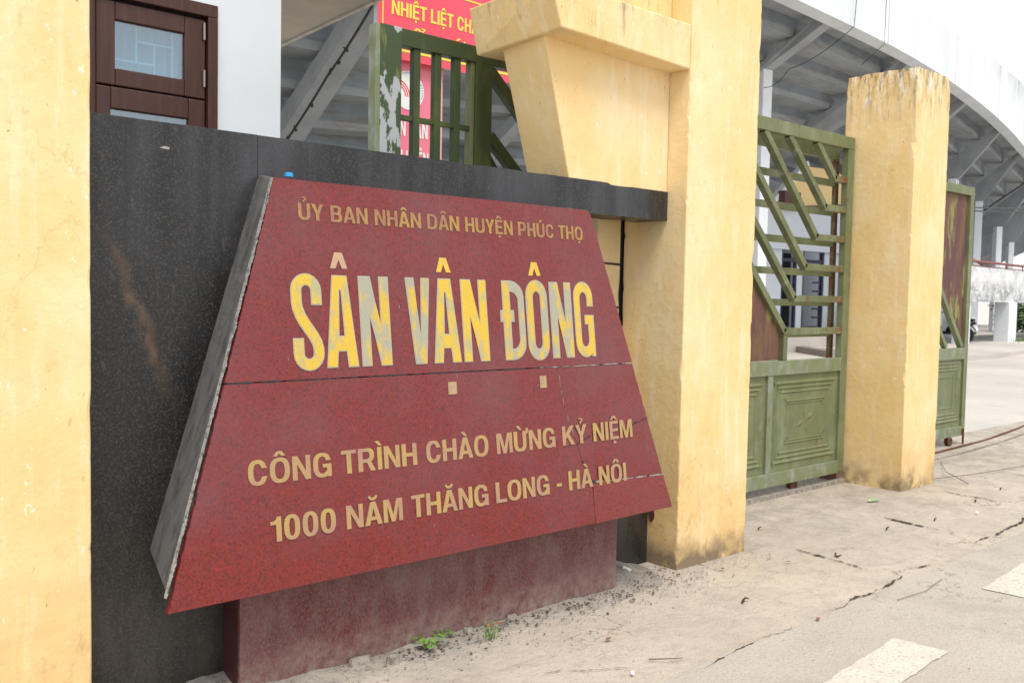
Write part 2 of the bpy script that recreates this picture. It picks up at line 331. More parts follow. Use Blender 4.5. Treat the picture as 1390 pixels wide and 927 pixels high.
M_mark = mat('worn_white_road_paint', (.60, .56, .48), .9, [
    dict(color=(.49, .45, .385), scale=7, lo=.42, hi=.66, amt=.8, nr=.75, detail=9),
    dict(color=(.34, .31, .27), scale=70, lo=.54, hi=.63, amt=.75, seed=3),
    dict(color=(.33, .30, .26), scale=11, lo=.60, hi=.66, amt=.8, seed=6, nr=.75, detail=9)], bump=[(90, .4, .005)], spec=.15)
M_yard = mat('yard_concrete', (.55, .51, .46), .95, [
    dict(color=(.47, .44, .40), scale=.35, lo=.42, hi=.65), dict(color=(.38, .35, .31), scale=1.6, lo=.56, hi=.7, amt=.5, seed=3, nr=.7)],
    bump=[(20, .2, .01)], spec=.15)
M_soil = mat('dark_soil', (.085, .065, .05), 1, [dict(color=(.19, .16, .13), scale=40, lo=.4, hi=.65)], bump=[(60, .6, .01)], spec=.1)
M_crack = mat('crack_dirt', (.05, .042, .035), 1, [dict(color=(.12, .1, .085), scale=50, lo=.45, hi=.65)], spec=.1)
M_rubble = mat('rubble', (.36, .33, .29), .95, [dict(color=(.2, .17, .14), scale=30, lo=.4, hi=.65)], spec=.1)
M_banner = mat('red_banner_vinyl', (.85, .075, .12), .4, [dict(color=(.88, .10, .15), scale=2, lo=.4, hi=.7)])
M_banner2 = mat('pink_banner_vinyl', (.88, .20, .30), .4, [dict(color=(.90, .25, .34), scale=2, lo=.4, hi=.7)])
M_banner3 = mat('pale_pink_banner_edge', (.85, .42, .45), .5)
M_ylet = mat('yellow_vinyl', (.85, .72, .10), .5)
M_wlet = mat('white_vinyl', (.90, .90, .88), .5)
M_blue = mat('pale_blue_print', (.25, .45, .7), .5)
M_cap = mat('blue_plastic', (.03, .36, .72), .35)
M_dark = mat('dark_interior', (.02, .021, .025), .8)
M_doorpaint = mat('dark_blue_door', (.022, .022, .05), .6)
M_pale = mat('pale_blue_wall', (.60, .64, .69), .9, spec=.2)
M_yelwall = mat('yellow_far_wall', (.80, .60, .30), .9, spec=.2)
M_brownbox = mat('brown_box', (.10, .035, .03), .7)
M_rubber = mat('rubber', (.012, .012, .013), .7)
M_bikeblk = mat('black_fairing', (.012, .013, .018), .25)
M_bikewht = mat('white_fairing', (.6, .62, .66), .3)
M_tail = mat('red_lens', (.10, .008, .008), .2)
M_wire = mat('black_cable', (.03, .03, .032), .7)
M_leafg = mat('weed_leaf', (.11, .24, .035), .6, [dict(color=(.18, .30, .06), scale=30, lo=.4, hi=.6)])
M_bush = mat('bush_leaf', (.045, .09, .025), .7, [dict(color=(.09, .14, .04), scale=3, lo=.4, hi=.6)])
M_grass = mat('grass_blade', (.13, .20, .05), .8)
M_dry = mat('dry_leaf', (.20, .075, .035), .8, [dict(color=(.30, .14, .07), scale=60, lo=.4, hi=.6)])
M_pod = mat('dry_pod', (.045, .035, .025), .8, [dict(color=(.12, .09, .06), scale=60, lo=.45, hi=.6)])
M_twig = mat('twig', (.16, .12, .09), .9)
M_paperg = mat('green_wrapper', (.25, .42, .20), .5, [dict(color=(.7, .75, .6), scale=40, lo=.55, hi=.6)])
M_paperw = mat('white_paper', (.78, .77, .72), .8)

def glass_mat():
    m = bpy.data.materials.new('window_glass'); m.use_nodes = True; n = m.node_tree; n.nodes.clear()
    o = n.nodes.new('ShaderNodeOutputMaterial'); t = n.nodes.new('ShaderNodeBsdfTransparent'); g = n.nodes.new('ShaderNodeBsdfGlossy'); x = n.nodes.new('ShaderNodeMixShader')
    t.inputs[0].default_value = (.66, .84, .92, 1); g.inputs['Roughness'].default_value = .03; x.inputs[0].default_value = .2
    n.links.new(t.outputs[0], x.inputs[1]); n.links.new(g.outputs[0], x.inputs[2]); n.links.new(x.outputs[0], o.inputs[0])
    return m
M_glass = glass_mat()

# ------------------------------------------------------------------ ground
def sheet(name, x0, x1, y0, y1, z, m, nx=1, ny=1, label=None):
    mb = MB()
    for j in range(ny+1):
        for i in range(nx+1): mb.v.append(Vector((x0+(x1-x0)*i/nx, y0+(y1-y0)*j/ny, z)))
    for j in range(ny):
        for i in range(nx): a = j*(nx+1)+i; mb.f.append((a, a+1, a+nx+2, a+nx+1))
    return tag(build(name, mb, m), kind='structure')
sheet('ground', -900, 1500, -900, 1500, -.012, M_yard)
sheet('pavement', -30, 400, 2.0, 4.62, 0, M_pave)
# road with a wavy ragged kerb-less edge
mb = MB(); xs = [-60+i*.12 for i in range(int(200/.12))]
for x in xs:
    ye = 2.30 + .025*noise.noise((x*1.7, 0, 3)) + .012*noise.noise((x*7, 0, 9)) + .01*(x-3)
    if x > 14: ye = 2.43
    mb.v += [Vector((x, -12, .004)), Vector((x, ye, .004))]
for i in range(len(xs)-1): mb.f.append((2*i, 2*i+2, 2*i+3, 2*i+1))
tag(build('road', mb, M_road), kind='structure')
def stripe(pts, seed):
    pts = [Vector(p) for p in pts]; o = []; n = 26
    for i in range(4):
        a, b = pts[i], pts[(i+1) % 4]
        for k in range(n):
            p = a.lerp(b, k/n); q = noise.noise_vector((p.x*9, p.y*9, seed))*.012 + noise.noise_vector((p.x*40, p.y*40, seed))*.006
            o.append((p.x+q.x, p.y+q.y, .008))
    mb = MB(); mb.add(o, [tuple(range(len(o)))]); tag(build('road_marking', mb, M_mark), kind='structure')
stripe([(3.36, 1.675), (4.064, 1.714), (4.036, 1.935), (3.33, 1.885)], 1)
stripe([(5.117, 1.792), (5.85, 1.84), (5.82, 2.05), (5.11, 1.995)], 2)
def crack(pts, wd, seed, m=None, name='pavement_crack'):
    P = []
    for a, b in zip(pts[:-1], pts[1:]):
        n = max(2, int((Vector(b)-Vector(a)).length/.008))
        P += [Vector(a).lerp(Vector(b), k/n) for k in range(n)]
    P.append(Vector(pts[-1])); mb = MB(); L = []; Rr = []
    for i, p in enumerate(P):
        d = (P[min(i+1, len(P)-1)]-P[max(i-1, 0)]).normalized(); c = Vector((-d.y, d.x))
        j = noise.noise((p.x*6, p.y*6, seed))*.03 + noise.noise((p.x*25, p.y*25, seed))*.012
        h = wd*.42*max(.06, (.5+1.0*noise.noise((p.x*11, p.y*11, seed+5))+.9*noise.noise((p.x*47, p.y*47, seed+2))))*min(1, 4*min(i, len(P)-1-i)/len(P)+.1)
        q = p+c*j; L.append((q.x+c.x*h, q.y+c.y*h, .0075)); Rr.append((q.x-c.x*h, q.y-c.y*h, .0075))
    n = len(P); mb.add(L+Rr, [(i, n+i, n+i+1, i+1) for i in range(n-1)])
    tag(build(name, mb, m or M_crack), kind='structure')
crack([(6.19, 2.70), (6.25, 3.20)], .032, 1)
crack([(4.93, 2.50), (5.02, 3.08)], .026, 2)
crack([(7.45, 2.78), (7.50, 3.27)], .03, 3)
crack([(8.75, 2.75), (8.8, 3.35)], .03, 6)
crack([(3.05, 2.27), (3.45, 2.30), (3.84, 2.31)], .008, 4)
crack([(4.15, 2.31), (4.6, 2.33), (4.98, 2.36), (5.05, 2.46)], .022, 5)
crack([(5.0, 2.42), (5.35, 2.38)], .016, 15)
crack([(6.0, 2.44), (6.5, 2.42), (7.0, 2.48), (7.6, 2.47)], .03, 7)
crack([(7.6, 2.47), (9.5, 2.5), (12, 2.49)], .03, 8)
crack([(2.5, 2.66), (2.75, 2.52), (2.95, 2.40)], .008, 9)
# rail the gates slide on, sweeping across the yard mouth
for dy in (0, .16):
    pts = [(7.9+.25*i, 4.0+dy-.012*i+.0015*i*i, .008+.004*math.sin(i)) for i in range(27)]
    mb = MB().tube(pts, .012, 6); tag(build('gate_track', mb, M_rustbar if dy else M_rubble), kind='structure')
mb = MB().box(4.75, 7.2, 3.93, 4.12, -.01, .03); tag(build('gate_sill', mb, M_rubble), kind='structure')
# sand and dirt drifted against the foot of the sign
mb = MB(); nx, ny = 150, 26
for j in range(ny+1):
    for i in range(nx+1):
        x = 1.2+2.9*i/nx; t = j/ny; ed = min(1, (4.1-x)/.3); y = 3.42-.62*t
        near = math.exp(-((x-3.95)/.5)**2)
        h = (.05+.012*near)*(1-t)**1.8*(.6+.9*max(0, noise.noise((x*2.3, y*2, 1))+.35)) + .011*noise.noise((x*13, y*13, 2))*(1-t)+.006*noise.noise((x*35, y*35, 4))*(1-t)
        mb.v.append(Vector((x, y, h*ed-.004-.01*t-.012*(1-ed))))
for j in range(ny):
    for i in range(nx): a = j*(nx+1)+i; mb.f.append((a, a+1, a+nx+2, a+nx+1))
tag(build('drifted_dirt', mb, mat('drifted_dirt_sand', (.31, .28, .24), 1, [
    dict(color=(.40, .36, .31), scale=5, lo=.4, hi=.65), dict(color=(.12, .10, .085), scale=28, lo=.52, hi=.66, amt=.7, seed=3, nr=.75),
    dict(color=(.10, .085, .07), scale=8, lo=.34, hi=.60, amt=.75, xr=(3.8, 3.3), yr=(3.40, 3.12), ea=.25, seed=5)], bump=[(70, .7, .01), (200, .4, .004)], spec=.1), smooth=True), kind='structure')

# ------------------------------------------------------------------ chipped plaster pillars
def pillar_mb(x0, x1, y0, y1, z0, z1, seed, chip=1., ragged_top=0.):
    mb = MB(); nz_ = int((z1-z0)/.025); ns = 12
    cx = [(x0, y0, 1, 0, 0, 1), (x1, y0, 0, 1, -1, 0), (x1, y1, -1, 0, 0, -1), (x0, y1, 0, -1, 1, 0)]
    rows = []
    for k in range(nz_+1):
        z = z0+(z1-z0)*k/nz_; ring = []
        for ci, (cxx, cyy, ax, ay, bx, by) in enumerate(cx):
            q = noise.noise((z*5, ci*7.1, seed)); q2 = noise.noise((z*23, ci*3.1, seed+4))
            r = .006 + chip*(max(0, q-.22)*.05 + max(0, q2-.25)*.025)
            if ragged_top: r += ragged_top*max(0, (z-(z1-.12))/.12)*(.02+.02*abs(q2))
            # corner: incoming side point then outgoing side point
            inn = (cxx+bx*r, cyy+by*r); outp = (cxx+ax*r, cyy+ay*r); mid = (cxx+(ax+bx)*r*.36, cyy+(ay+by)*r*.36)
            nxt = cx[(ci+1) % 4]; ring += [inn, mid, outp]
            for s in range(1, ns):   # points along the side
                ring.append((outp[0]+(nxt[0]-ax*.008-outp[0])*s/ns, outp[1]+(nxt[1]-ay*.008-outp[1])*s/ns))
        rows.append((z, ring))
    m = len(rows[0][1])
    for z, ring in rows:
        for i, (x, y) in enumerate(ring):
            b = .0035*noise.noise((x*4, y*4, z*3)); zz = z
            if ragged_top and z > z1-.02: zz = z1 + ragged_top*(.016*noise.noise((x*7, y*7, seed))+.012*noise.noise((x*25, y*25, seed)))
            mb.v.append(Vector((x+b, y+b, zz)))
    for k in range(nz_):
        for i in range(m): mb.f.append((k*m+i, k*m+(i+1) % m, (k+1)*m+(i+1) % m, (k+1)*m+i))
    mb.f.append(tuple(nz_*m+i for i in range(m)))
    return mb
gp = thing('gate_pillar', 'broad yellow plaster gate pillar with slanted wing and beam touching the black granite bar', 'pillar', (4.42, 3.43, 0))
build('shaft', pillar_mb(4.103, 4.742, 3.209, 3.655, -.02, 4.6, 3), M_yel, gp)
# tapering wing wall on top of the granite bar
wg = MB(); ft = [(3.151, 2.749), (3.345, 2.06), (4.10, 2.06), (4.10, 2.749)]; bk = [(3.142, 2.749), (3.352, 2.06), (4.10, 2.06), (4.10, 2.749)]
wg.add([(x, 3.347, z) for x, z in ft]+[(x, 3.650, z) for x, z in bk], [(0, 1, 2, 3), (7, 6, 5, 4), (0, 4, 5, 1), (1, 5, 6, 2), (2, 6, 7, 3), (3, 7, 4, 0)])
build('wing_wall', wg, M_yel_beam, gp, bevel=.006)
bmx = MB(); bmx.add([(3.137, 3.212, 2.74), (4.101, 3.212, 2.708), (4.101, 3.75, 2.71), (3.10, 3.79, 2.70), (3.055, 3.212, 2.946), (4.101, 3.212, 2.946), (4.101, 3.75, 2.95), (3.045, 3.79, 2.925)],
    [(3, 2, 1, 0), (4, 5, 6, 7), (0, 1, 5, 4), (1, 2, 6, 5), (2, 3, 7, 6), (3, 0, 4, 7)])
build('cross_beam', bmx, M_yel_beam, gp, bevel=.008)
build('upper_wall', MB().box(3.12, 4.10, 3.345, 3.65, 2.952, 4.6), M_yel_beam, gp, bevel=.006)
rp_ = pillar_mb(3.893, 4.087, 3.662, 4.0, -.02, 2.055, 9, .5)
build('rear_pier', rp_, M_yel, gp)
cr = MB()
for z, dz in ((1.675, .005), (1.43, .004)): cr.add([(3.9, 3.656, z), (4.08, 3.656, z-.006), (4.08, 3.656, z+dz), (3.9, 3.656, z+dz+.004), (3.9, 3.68, z), (4.08, 3.68, z-.006), (4.08, 3.68, z+dz), (3.9, 3.68, z+dz+.004)],
    [(0, 1, 2, 3), (7, 6, 5, 4), (0, 4, 5, 1), (1, 5, 6, 2), (2, 6, 7, 3), (3, 7, 4, 0)])
build('dark_joint', cr, M_dark, gp); build('dark_joint', MB().box(4.0885, 4.17, 3.676, 3.70, .3, 2.05), M_dark, gp)  # upright dark box added behind the gap, standing in for its shade
# broken hole at the foot of the shaft, with bare brick inside
hb = MB(); pts = [(4.096, 3.395+.020*math.cos(t)*(1+.4*noise.noise((t, 1, 1))), .29+.06*math.sin(t)*(1+.4*noise.noise((t, 2, 1)))) for t in [i*.42 for i in range(15)]]
hb.prism(pts, (.03, 0, 0)); build('broken_hole', hb, M_brownbox, gp)
tag(build('free_standing_pillar', pillar_mb(7.212, 7.785, 3.46, 4.05, -.02, 3.30, 5, 1.3, 1.), M_yel_top, None, base=(7.5, 3.75, 0)),
    'yellow plaster gate pillar with a black stained crumbling flat top standing alone', 'pillar')
tag(build('end_pillar', pillar_mb(.15, 1.024, 3.2, 3.62, -.02, 4.6, 11, .7), M_yel, None, base=(.6, 3.4, 0)),
    'wide plain yellow plaster pillar against the left end of the black granite wall', 'pillar')

# ------------------------------------------------------------------ black granite wall
gw = thing('granite_wall', 'polished black granite wall with a long bar ending against the yellow pillar, behind the red sign', 'wall', (2.4, 3.4, 0))
def slabw(x0, x1, z0, z1, y0=3.34, y1=3.56): return MB().box(x0, x1, y0, y1, z0, z1)
build('panel', slabw(.9, 1.6735, -.02, 2.0755), M_black, gw, bevel=.0012)
bar = MB(); n = 90; top = []
for i in range(n+1):
    x = 1.675+(4.0995-1.675)*i/n; top.append((x, 2.0745-.008*max(0, noise.noise((x*5, 2, 3)))*(x > 2.6) - (.007 if x > 3.62 else 0)))
poly = [(1.675, 3.34, -.02), (3.3, 3.34, -.02), (3.3, 3.34, 1.911), (4.0995, 3.34, 1.911)] + [(x, 3.34, z) for x, z in reversed(top)]
bar.prism(poly, (0, .22, 0)); build('panel', bar, M_black, gw)
build('plinth', slabw(3.302, 4.098, -.02, .43, 3.418, 3.6), M_black, gw, bevel=.003)
build('chip', MB().prism([(1.30, 3.3385, 1.985), (1.318, 3.3385, 1.992), (1.338, 3.3385, 1.990), (1.335, 3.3385, 1.981), (1.312, 3.3385, 1.983)], (0, .004, 0)), M_mortar, gw)
# ------------------------------------------------------------------ the leaning red sign
SO = Vector((2.51, 3.03, .432)); SV = (Vector((2.51, 3.223, 1.908))-SO); SL = SV.length; SV.normalize(); SU = Vector((1, 0, 0)); SN = SU.cross(SV); 
if SN.y > 0: SN = -SN
def S(u, v, n=0): return SO+SU*u+SV*v+SN*n
sg = thing('granite_sign', 'red granite trapezoid sign with gold lettering leaning on the black wall', 'sign', (2.51, 3.2, 0))
def jag(a, b, amp, seed, n=None):
    a, b = Vector(a), Vector(b); n = n or max(2, int((b-a).length/.012)); o = []
    d = (b-a).normalized(); c = Vector((-d.y, d.x))
    for k in range(n):
        p = a.lerp(b, k/n); o.append(tuple(p+c*amp*(noise.noise((p.x*31, p.y*31, seed))+.6*noise.noise((p.x*90, p.y*90, seed)))))
    return o
def plate(name, pts, m, dn=0, th=.022):
    mb = MB(); f = [S(u, v, dn) for u, v in pts]; mb.prism(f, -SN*th); return build(name, mb, m, sg)
TL, TR, SLf, SRt, BL, BR = (-.829, 1.489), (.852, 1.489), (-1.063, .738), (1.085, .738), (-1.300, -.008), (1.311, -.006)
up_ = [TL]+jag(TL, SLf, .003, 1)[1:]+[(-1.063, .740)]+[(u, .7395+(.0015*noise.noise((u*20, 0, 1)))) for u in [-1+.1*i for i in range(21)]]+[(1.085, .741)]+jag(SRt, TR, .002, 2)[1:]+[(.852, 1.470), (.838, 1.489)]
plate('upper_plate', up_, M_red)
crk = [(.563, .7345), (.573, .66), (.575, .63), (.596, .523), (.64, .41), (.681, .292), (.71, .235), (.737, .183)]
low = [SLf]+jag(SLf, BL, .004, 3)[1:]+[BL, (.742, -.008)]+[(.742, .10), (.737, .183)]+crk[::-1][1:]
plate('lower_plate', [(u, min(v, .7345)) for u, v in low], M_red)
g_ = .004
crk2 = [(u+g_*1.2, v) for u, v in crk]; crk2[-1] = (.747, .190)
top_edge = [(.80, .181), (.86, .178), (.93, .174), (1.006, .172), (1.10, .168), (1.255, .164)]
pr = [(.5675, .7345)]+crk2[1:]+[(u, v+g_) for u, v in top_edge]+jag((1.257, .168), (1.086, .735), .003, 6)[1:]+[(1.085, .7345)]
plate('cracked_plate', pr, M_red, -.0025)
pc = [(.7426, .176)]+top_edge+[(1.2585, .16)]+[(1.311, -.006), (.7426, -.009)]
tag(plate('repaired_corner', pc, M_red2, .0015), 'brighter red replacement corner piece below the crack')
# mortar shown in the cracks and along the broken left edge
def seam(name, pts, wd, m, n=.0006, seed=1):
    mb = MB(); P = [Vector(p) for p in pts]; Q = []
    for a, b in zip(P[:-1], P[1:]):
        k = max(1, int((b-a).length/.012)); Q += [a.lerp(b, i/k) for i in range(k)]
    Q.append(P[-1]); A = []; B = []
    for i, p in enumerate(Q):
        d = (Q[min(i+1, len(Q)-1)]-Q[max(i-1, 0)]).normalized(); c = Vector((-d.y, d.x))
        h = wd*.5*max(.05, .5+1.3*noise.noise((p.x*40, p.y*40, seed)))
        A.append(p+c*h); B.append(p-c*h)
    k = len(Q); mb.add([S(p.x, p.y, n) for p in A+B], [(i, k+i, k+i+1, i+1) for i in range(k-1)])
    mb2 = MB(); mb2.v = list(mb.v); mb2.f = list(mb.f)
    return build(name, mb2, m, sg)
seam('crack_filler', [(.563, .73), (.575, .63), (.596, .523), (.64, .41)], .005, M_mortar, .001, 2)
seam('crack_filler', [(.742, .186), (.80, .183), (1.006, .174), (1.255, .166)], .009, M_mortar, .0026, 3)
seam('crack_line', [(.566, .365), (.66, .372), (.742, .401), (.86, .412), (.994, .418), (1.08, .44), (1.177, .461)], .0045, M_dark, .0012, 4)
seam('crack_line', [(.681, .292), (.70, .25), (.715, .21), (.737, .185), (.775, .176)], .012, M_dark, .002, 6)
seam('joint_line', [(-1.06, .737), (-.5, .737), (0, .7365), (.45, .737)], .0065, M_dark, .001, 5)
seam('joint_filler', [(.45, .7375), (.7, .737), (.9, .7375), (1.08, .738)], .0035, M_mortar, .0016, 8)
# sides of the carcass
sd_ = MB(); T0 = S(-.834, 1.487, -.024); T1 = Vector((1.678, 3.339, 1.925)); B0 = S(-1.289, .045, -.024); B1 = Vector((1.268, 3.339, .563))
T0.x += .002
nn = 40; ring = []
for i in range(nn+1):
    t = i/nn; a = T0.lerp(B0, t); b = T1.lerp(B1, t); j = .004*noise.noise((t*30, 3, 3))
    ring.append((a+Vector((j, 0, 0)), b))
vv = []
for a, b in ring: vv += [a, b, b+Vector((.05, 0, 0)), a+Vector((.05, 0, 0))]
ff = []
for i in range(nn):
    for k in range(4): ff.append((4*i+k, 4*i+(k+1) % 4, 4*i+4+(k+1) % 4, 4*i+4+k))
ff += [(0, 1, 2, 3), (4*nn+3, 4*nn+2, 4*nn+1, 4*nn)]
build('side_panel', sd_.add(vv, ff), M_blackside, sg)
mb = MB(); mb.hexa([S(1.215, .05, -.024), S(1.262, .05, -.024), Vector((3.77, 3.339, .563)), Vector((3.73, 3.339, .563)), S(.80, 1.487, -.024), S(.845, 1.487, -.024), Vector((3.352, 3.339, 1.925)), Vector((3.31, 3.339, 1.925))])
build('side_panel', mb, M_blackside, sg)
mb = MB(); mb.hexa([S(-.826, 1.445, -.024), S(.84, 1.445, -.024), Vector((3.345, 3.338, 1.87)), Vector((1.69, 3.338, 1.87)), S(-.82, 1.484, -.024), S(.835, 1.484, -.024), Vector((3.34, 3.338, 1.921)), Vector((1.695, 3.338, 1.921))])
build('top_panel', mb, M_blackside, sg)
mb = MB(); mb.hexa([S(-1.265, .05, -.024), S(1.255, .05, -.024), Vector((3.74, 3.338, .56)), Vector((1.275, 3.338, .56)), S(-1.25, .10, -.024), S(1.235, .10, -.024), Vector((3.74, 3.338, .60)), Vector((1.29, 3.338, .60))])
build('bottom_panel', mb, M_blackside, sg)
# crumbled mortar bead between side panel and plate
mb = MB(); A = []; B = []; nn = 320
for i in range(nn):     # ragged pale break along the plate's left edge
    t = i/(nn-1); u = TL[0]+(BL[0]-TL[0])*t; v = TL[1]+(BL[1]+.05-TL[1])*t
    e = .001+.004*max(0, noise.noise((t*22, 5, 2))+.1)+.004*max(0, noise.noise((t*75, 5, 2)))+.003*noise.noise((t*190, 1, 7))
    A.append(S(u-.0035, v, -.023)); B.append(S(u-.003+max(.0012, e)*.9, v, .0012 if e > .003 else -.001))
mb.add(A+B, [(i, i+1, nn+i+1, nn+i) for i in range(nn-1)])
build('mortar_edge', mb, M_mortar, sg)
build('pedestal', MB().box(1.5435, 3.594, 3.197, 3.215, -.05, .62), M_redped, sg, bevel=.002)
build('pedestal_side', MB().box(1.545, 1.563, 3.2155, 3.339, -.05, .60), M_redpedside, sg, bevel=.002)
build('pedestal_side', MB().box(3.575, 3.592, 3.2155, 3.417, -.05, .60), M_redpedside, sg, bevel=.002)

# ---- lettering helpers
def flat(polys, fn, n0, th):
    """polys: list of (outer, holes) in uv; returns MB of thin solid letters"""
    mb = MB()
    for outer, holes in polys:
        loops = [outer]+holes; pts = [p for l in loops for p in l]
        tris = tessellate_polygon([[Vector((p[0], p[1], 0)) for p in l] for l in loops])
        b = len(mb.v)
        mb.v += [fn(p[0], p[1], n0+th) for p in pts]+[fn(p[0], p[1], n0) for p in pts]
        k = len(pts); mb.f += [tuple(b+i for i in t) for t in tris]
        o = 0
        for l in loops:
            for i in range(len(l)): j = (i+1) % len(l); mb.f.append((b+o+i, b+o+j, b+k+o+j, b+k+o+i))
            o += len(l)
    return mb
def arc(cx, cy, rx, ry, a0, a1, n=12): return [(cx+rx*math.cos(R(a0+(a1-a0)*i/n)), cy+ry*math.sin(R(a0+(a1-a0)*i/n))) for i in range(n+1)]
def ring_o(x0, x1, y0, y1, s, st):
    w_ = (x1-x0)/2; cx = (x0+x1)/2
    def lp(x0, x1, y0, y1, ry): c = (x0+x1)/2; r = (x1-x0)/2; return arc(c, y1-ry, r, ry, 0, 180)+arc(c, y0+ry, r, ry, 180, 360)
    return lp(x0, x1, y0, y1, w_*1.15), lp(x0+s, x1-s, y0+st, y1-st, (w_-s)*1.3)[::-1]
YB, YT = .777, 1.132
def L_A(x0, x1, tl, tr):      # x0..x1 feet, tl..tr flat top
    s = .047; yb, yt = YB, YT; hbar = (.838, .899); apex = 1.072; m = (tl+tr)/2
    def lx(v): return x0+(tl-x0)*(v-yb)/(yt-yb)
    def rx(v): return x1+(tr-x1)*(v-yb)/(yt-yb)
    outer = [(x0, yb), (x0+s, yb), (lx(hbar[0])+s*1.0, hbar[0]), (rx(hbar[0])-s, hbar[0]), (x1-s, yb), (x1, yb), (tr, yt), (tl, yt)]
    hole = [(lx(hbar[1])+s, hbar[1]), (m-.003, apex), (m+.003, apex), (rx(hbar[1])-s, hbar[1])]
    return [(outer, [hole])]
def L_N(x0, x1, yb=YB, yt=YT):
    s = .046
    return [([(x0, yb), (x0+s, yb), (x0+s, yb+.205), (x1-s-.006, yb), (x1, yb), (x1, yt), (x1-s, yt), (x1-s, yt-.205), (x0+s+.010, yt), (x0, yt)], [])]
def L_V(x0, x1): m = (x0+x1)/2; s = .045; return [([(m-.03, YB), (m+.028, YB), (x1, YT), (x1-s, YT), (m+.002, YB+.095), (x0+s, YT), (x0, YT)], [])]
def L_D(x0, x1):
    s = .046; r = (x1-x0)*.62
    outer = [(x0, YB), (x1-r, YB)]+arc(x1-r, YB+.075, r, .075, -90, 0, 8)+arc(x1-r, YT-.075, r, .075, 0, 90, 8)+[(x0, YT), (x0, 1.0), (x0-.016, 1.0), (x0-.016, .947), (x0, .947)]
    hr = r-s*.8
    hx = x0+s; hole = [(hx, YB+.05)]+arc(x1-r, YB+.05+.04, hr, .04, -90, 0, 6)+arc(x1-r, YT-.05-.04, hr, .04, 0, 90, 6)+[(hx, YT-.05), (hx, 1.0), (hx+.02, 1.0), (hx+.02, .947), (hx, .947)]
    return [(outer, [hole[::-1]])]
def L_G(x0, x1):
    s = .042; w_ = x1-x0; c = (x0+x1)/2; r = w_/2; ry = r*1.15; yb, yt = YB-.002, YT+.006; ri = r-s; rj = ri*1.3
    o = [(x1, 1.018)]+arc(c, yt-ry, r, ry, 0, 180)+arc(c, yb+ry, r, ry, 180, 315, 9)+[(x1-.028, yb+.022), (x1-.024, yb+.003), (x1, yb+.003), (x1, .978), (c+.002, .978), (c+.002, .932), (x1-s, .932)]
    o += arc(c, yb+.052+rj, ri, rj, 0, -180, 10)+arc(c, yt-.052-rj, ri, rj, 180, 0, 10)+[(x1-s, 1.018)]
    return [(o, [])]
def L_S(x0, x1):
    s = .046; yb, yt = YB-.008, YT+.004; c = (x0+x1)/2; r = (x1-x0)/2-s/2
    ctl = [(c+r, 1.016)]+[(c+r*math.cos(R(a)), yt-s/2-r*1.0+r*1.0*math.sin(R(a))) for a in range(0, 181, 18)]
    ctl += [(c-r, 1.025), (c-r*.93, 1.005), (c-r*.70, .978), (c-r*.35, .952), (c+r*.05, .928), (c+r*.5, .902), (c+r*.86, .875), (c+r, .85)]
    ctl += [(c+r*math.cos(R(a)), yb+s/2+r*1.0+r*1.0*math.sin(R(a))) for a in range(0, -181, -18)]+[(c-r, .893)]
    A = []; B = []
    for i, p in enumerate(ctl):
        a = Vector(ctl[max(i-1, 0)]); b = Vector(ctl[min(i+1, len(ctl)-1)]); d = (b-a).normalized(); n = Vector((-d.y, d.x))*s/2; p = Vector(p)
        A.append(tuple(p+n)); B.append(tuple(p-n))
    return [(A+B[::-1], [])]
def hat(xc, w_=.076, y0=1.158, h=.062): return [([(xc-w_/2, y0), (xc-w_/2+.024, y0), (xc, y0+h*.55), (xc+w_/2-.024, y0), (xc+w_/2, y0), (xc+.017, y0+h), (xc-.017, y0+h)], [])]
def sq(x0, x1, y0, y1): return [([(x0, y0), (x1, y0), (x1, y1), (x0, y1)], [])]
def letter(polys, m, name='title_letter'): return build(name, flat(polys, S, .0005, .0022), m, sg)
def inset(lp, d):
    n = len(lp); ar = sum(lp[i][0]*lp[(i+1) % n][1]-lp[(i+1) % n][0]*lp[i][1] for i in range(n)); sgn = 1 if ar > 0 else -1; o = []
    for i in range(n):
        p0, p, p1 = Vector(lp[i-1]), Vector(lp[i]), Vector(lp[(i+1) % n]); e0 = p-p0; e1 = p1-p
        if e0.length < 1e-6 or e1.length < 1e-6: o.append(tuple(p)); continue
        e0.normalize(); e1.normalize(); n0 = Vector((-e0.y, e0.x))*sgn; n1 = Vector((-e1.y, e1.x))*sgn; m_ = n0+n1
        if m_.length < .3: m_ = n0
        m_.normalize(); o.append(tuple(p+m_*d/max(.55, m_.dot(n0))))
    return o
def rimmed(polys, m=None):
    rim = letter(polys, M_rim)
    inn = [(inset(o, .0038), [inset(h, -.0038) for h in hs]) for o, hs in polys]
    build('gold_face', flat(inn, S, .0028, .0008), m or M_letter, rim)
rimmed(L_S(-.790, -.660)); rimmed(L_A(-.652, -.510, -.612, -.545)); rimmed(L_N(-.495, -.354), M_letterworn)
rimmed(L_V(-.272, -.148), M_letterworn); rimmed(L_A(-.145, -.001, -.104, -.037)); rimmed(L_N(.014, .157))
rimmed(L_D(.247, .376), M_letterworn); oo = ring_o(.388, .522, .770, 1.139, .045, .054); rimmed([(oo[0], [oo[1]])], M_letterworn); rimmed(L_N(.538, .680), M_letterworn); rimmed(L_G(.695, .826))
letter(hat(-.577), M_peach, 'accent'); letter(hat(-.070), M_yelpaint, 'accent'); letter(hat(.454), M_yelpaint, 'accent')
letter(sq(-.083, -.038, .645, .697), M_tan, 'accent'); letter(sq(.443, .484, .645, .700), M_tan, 'accent')

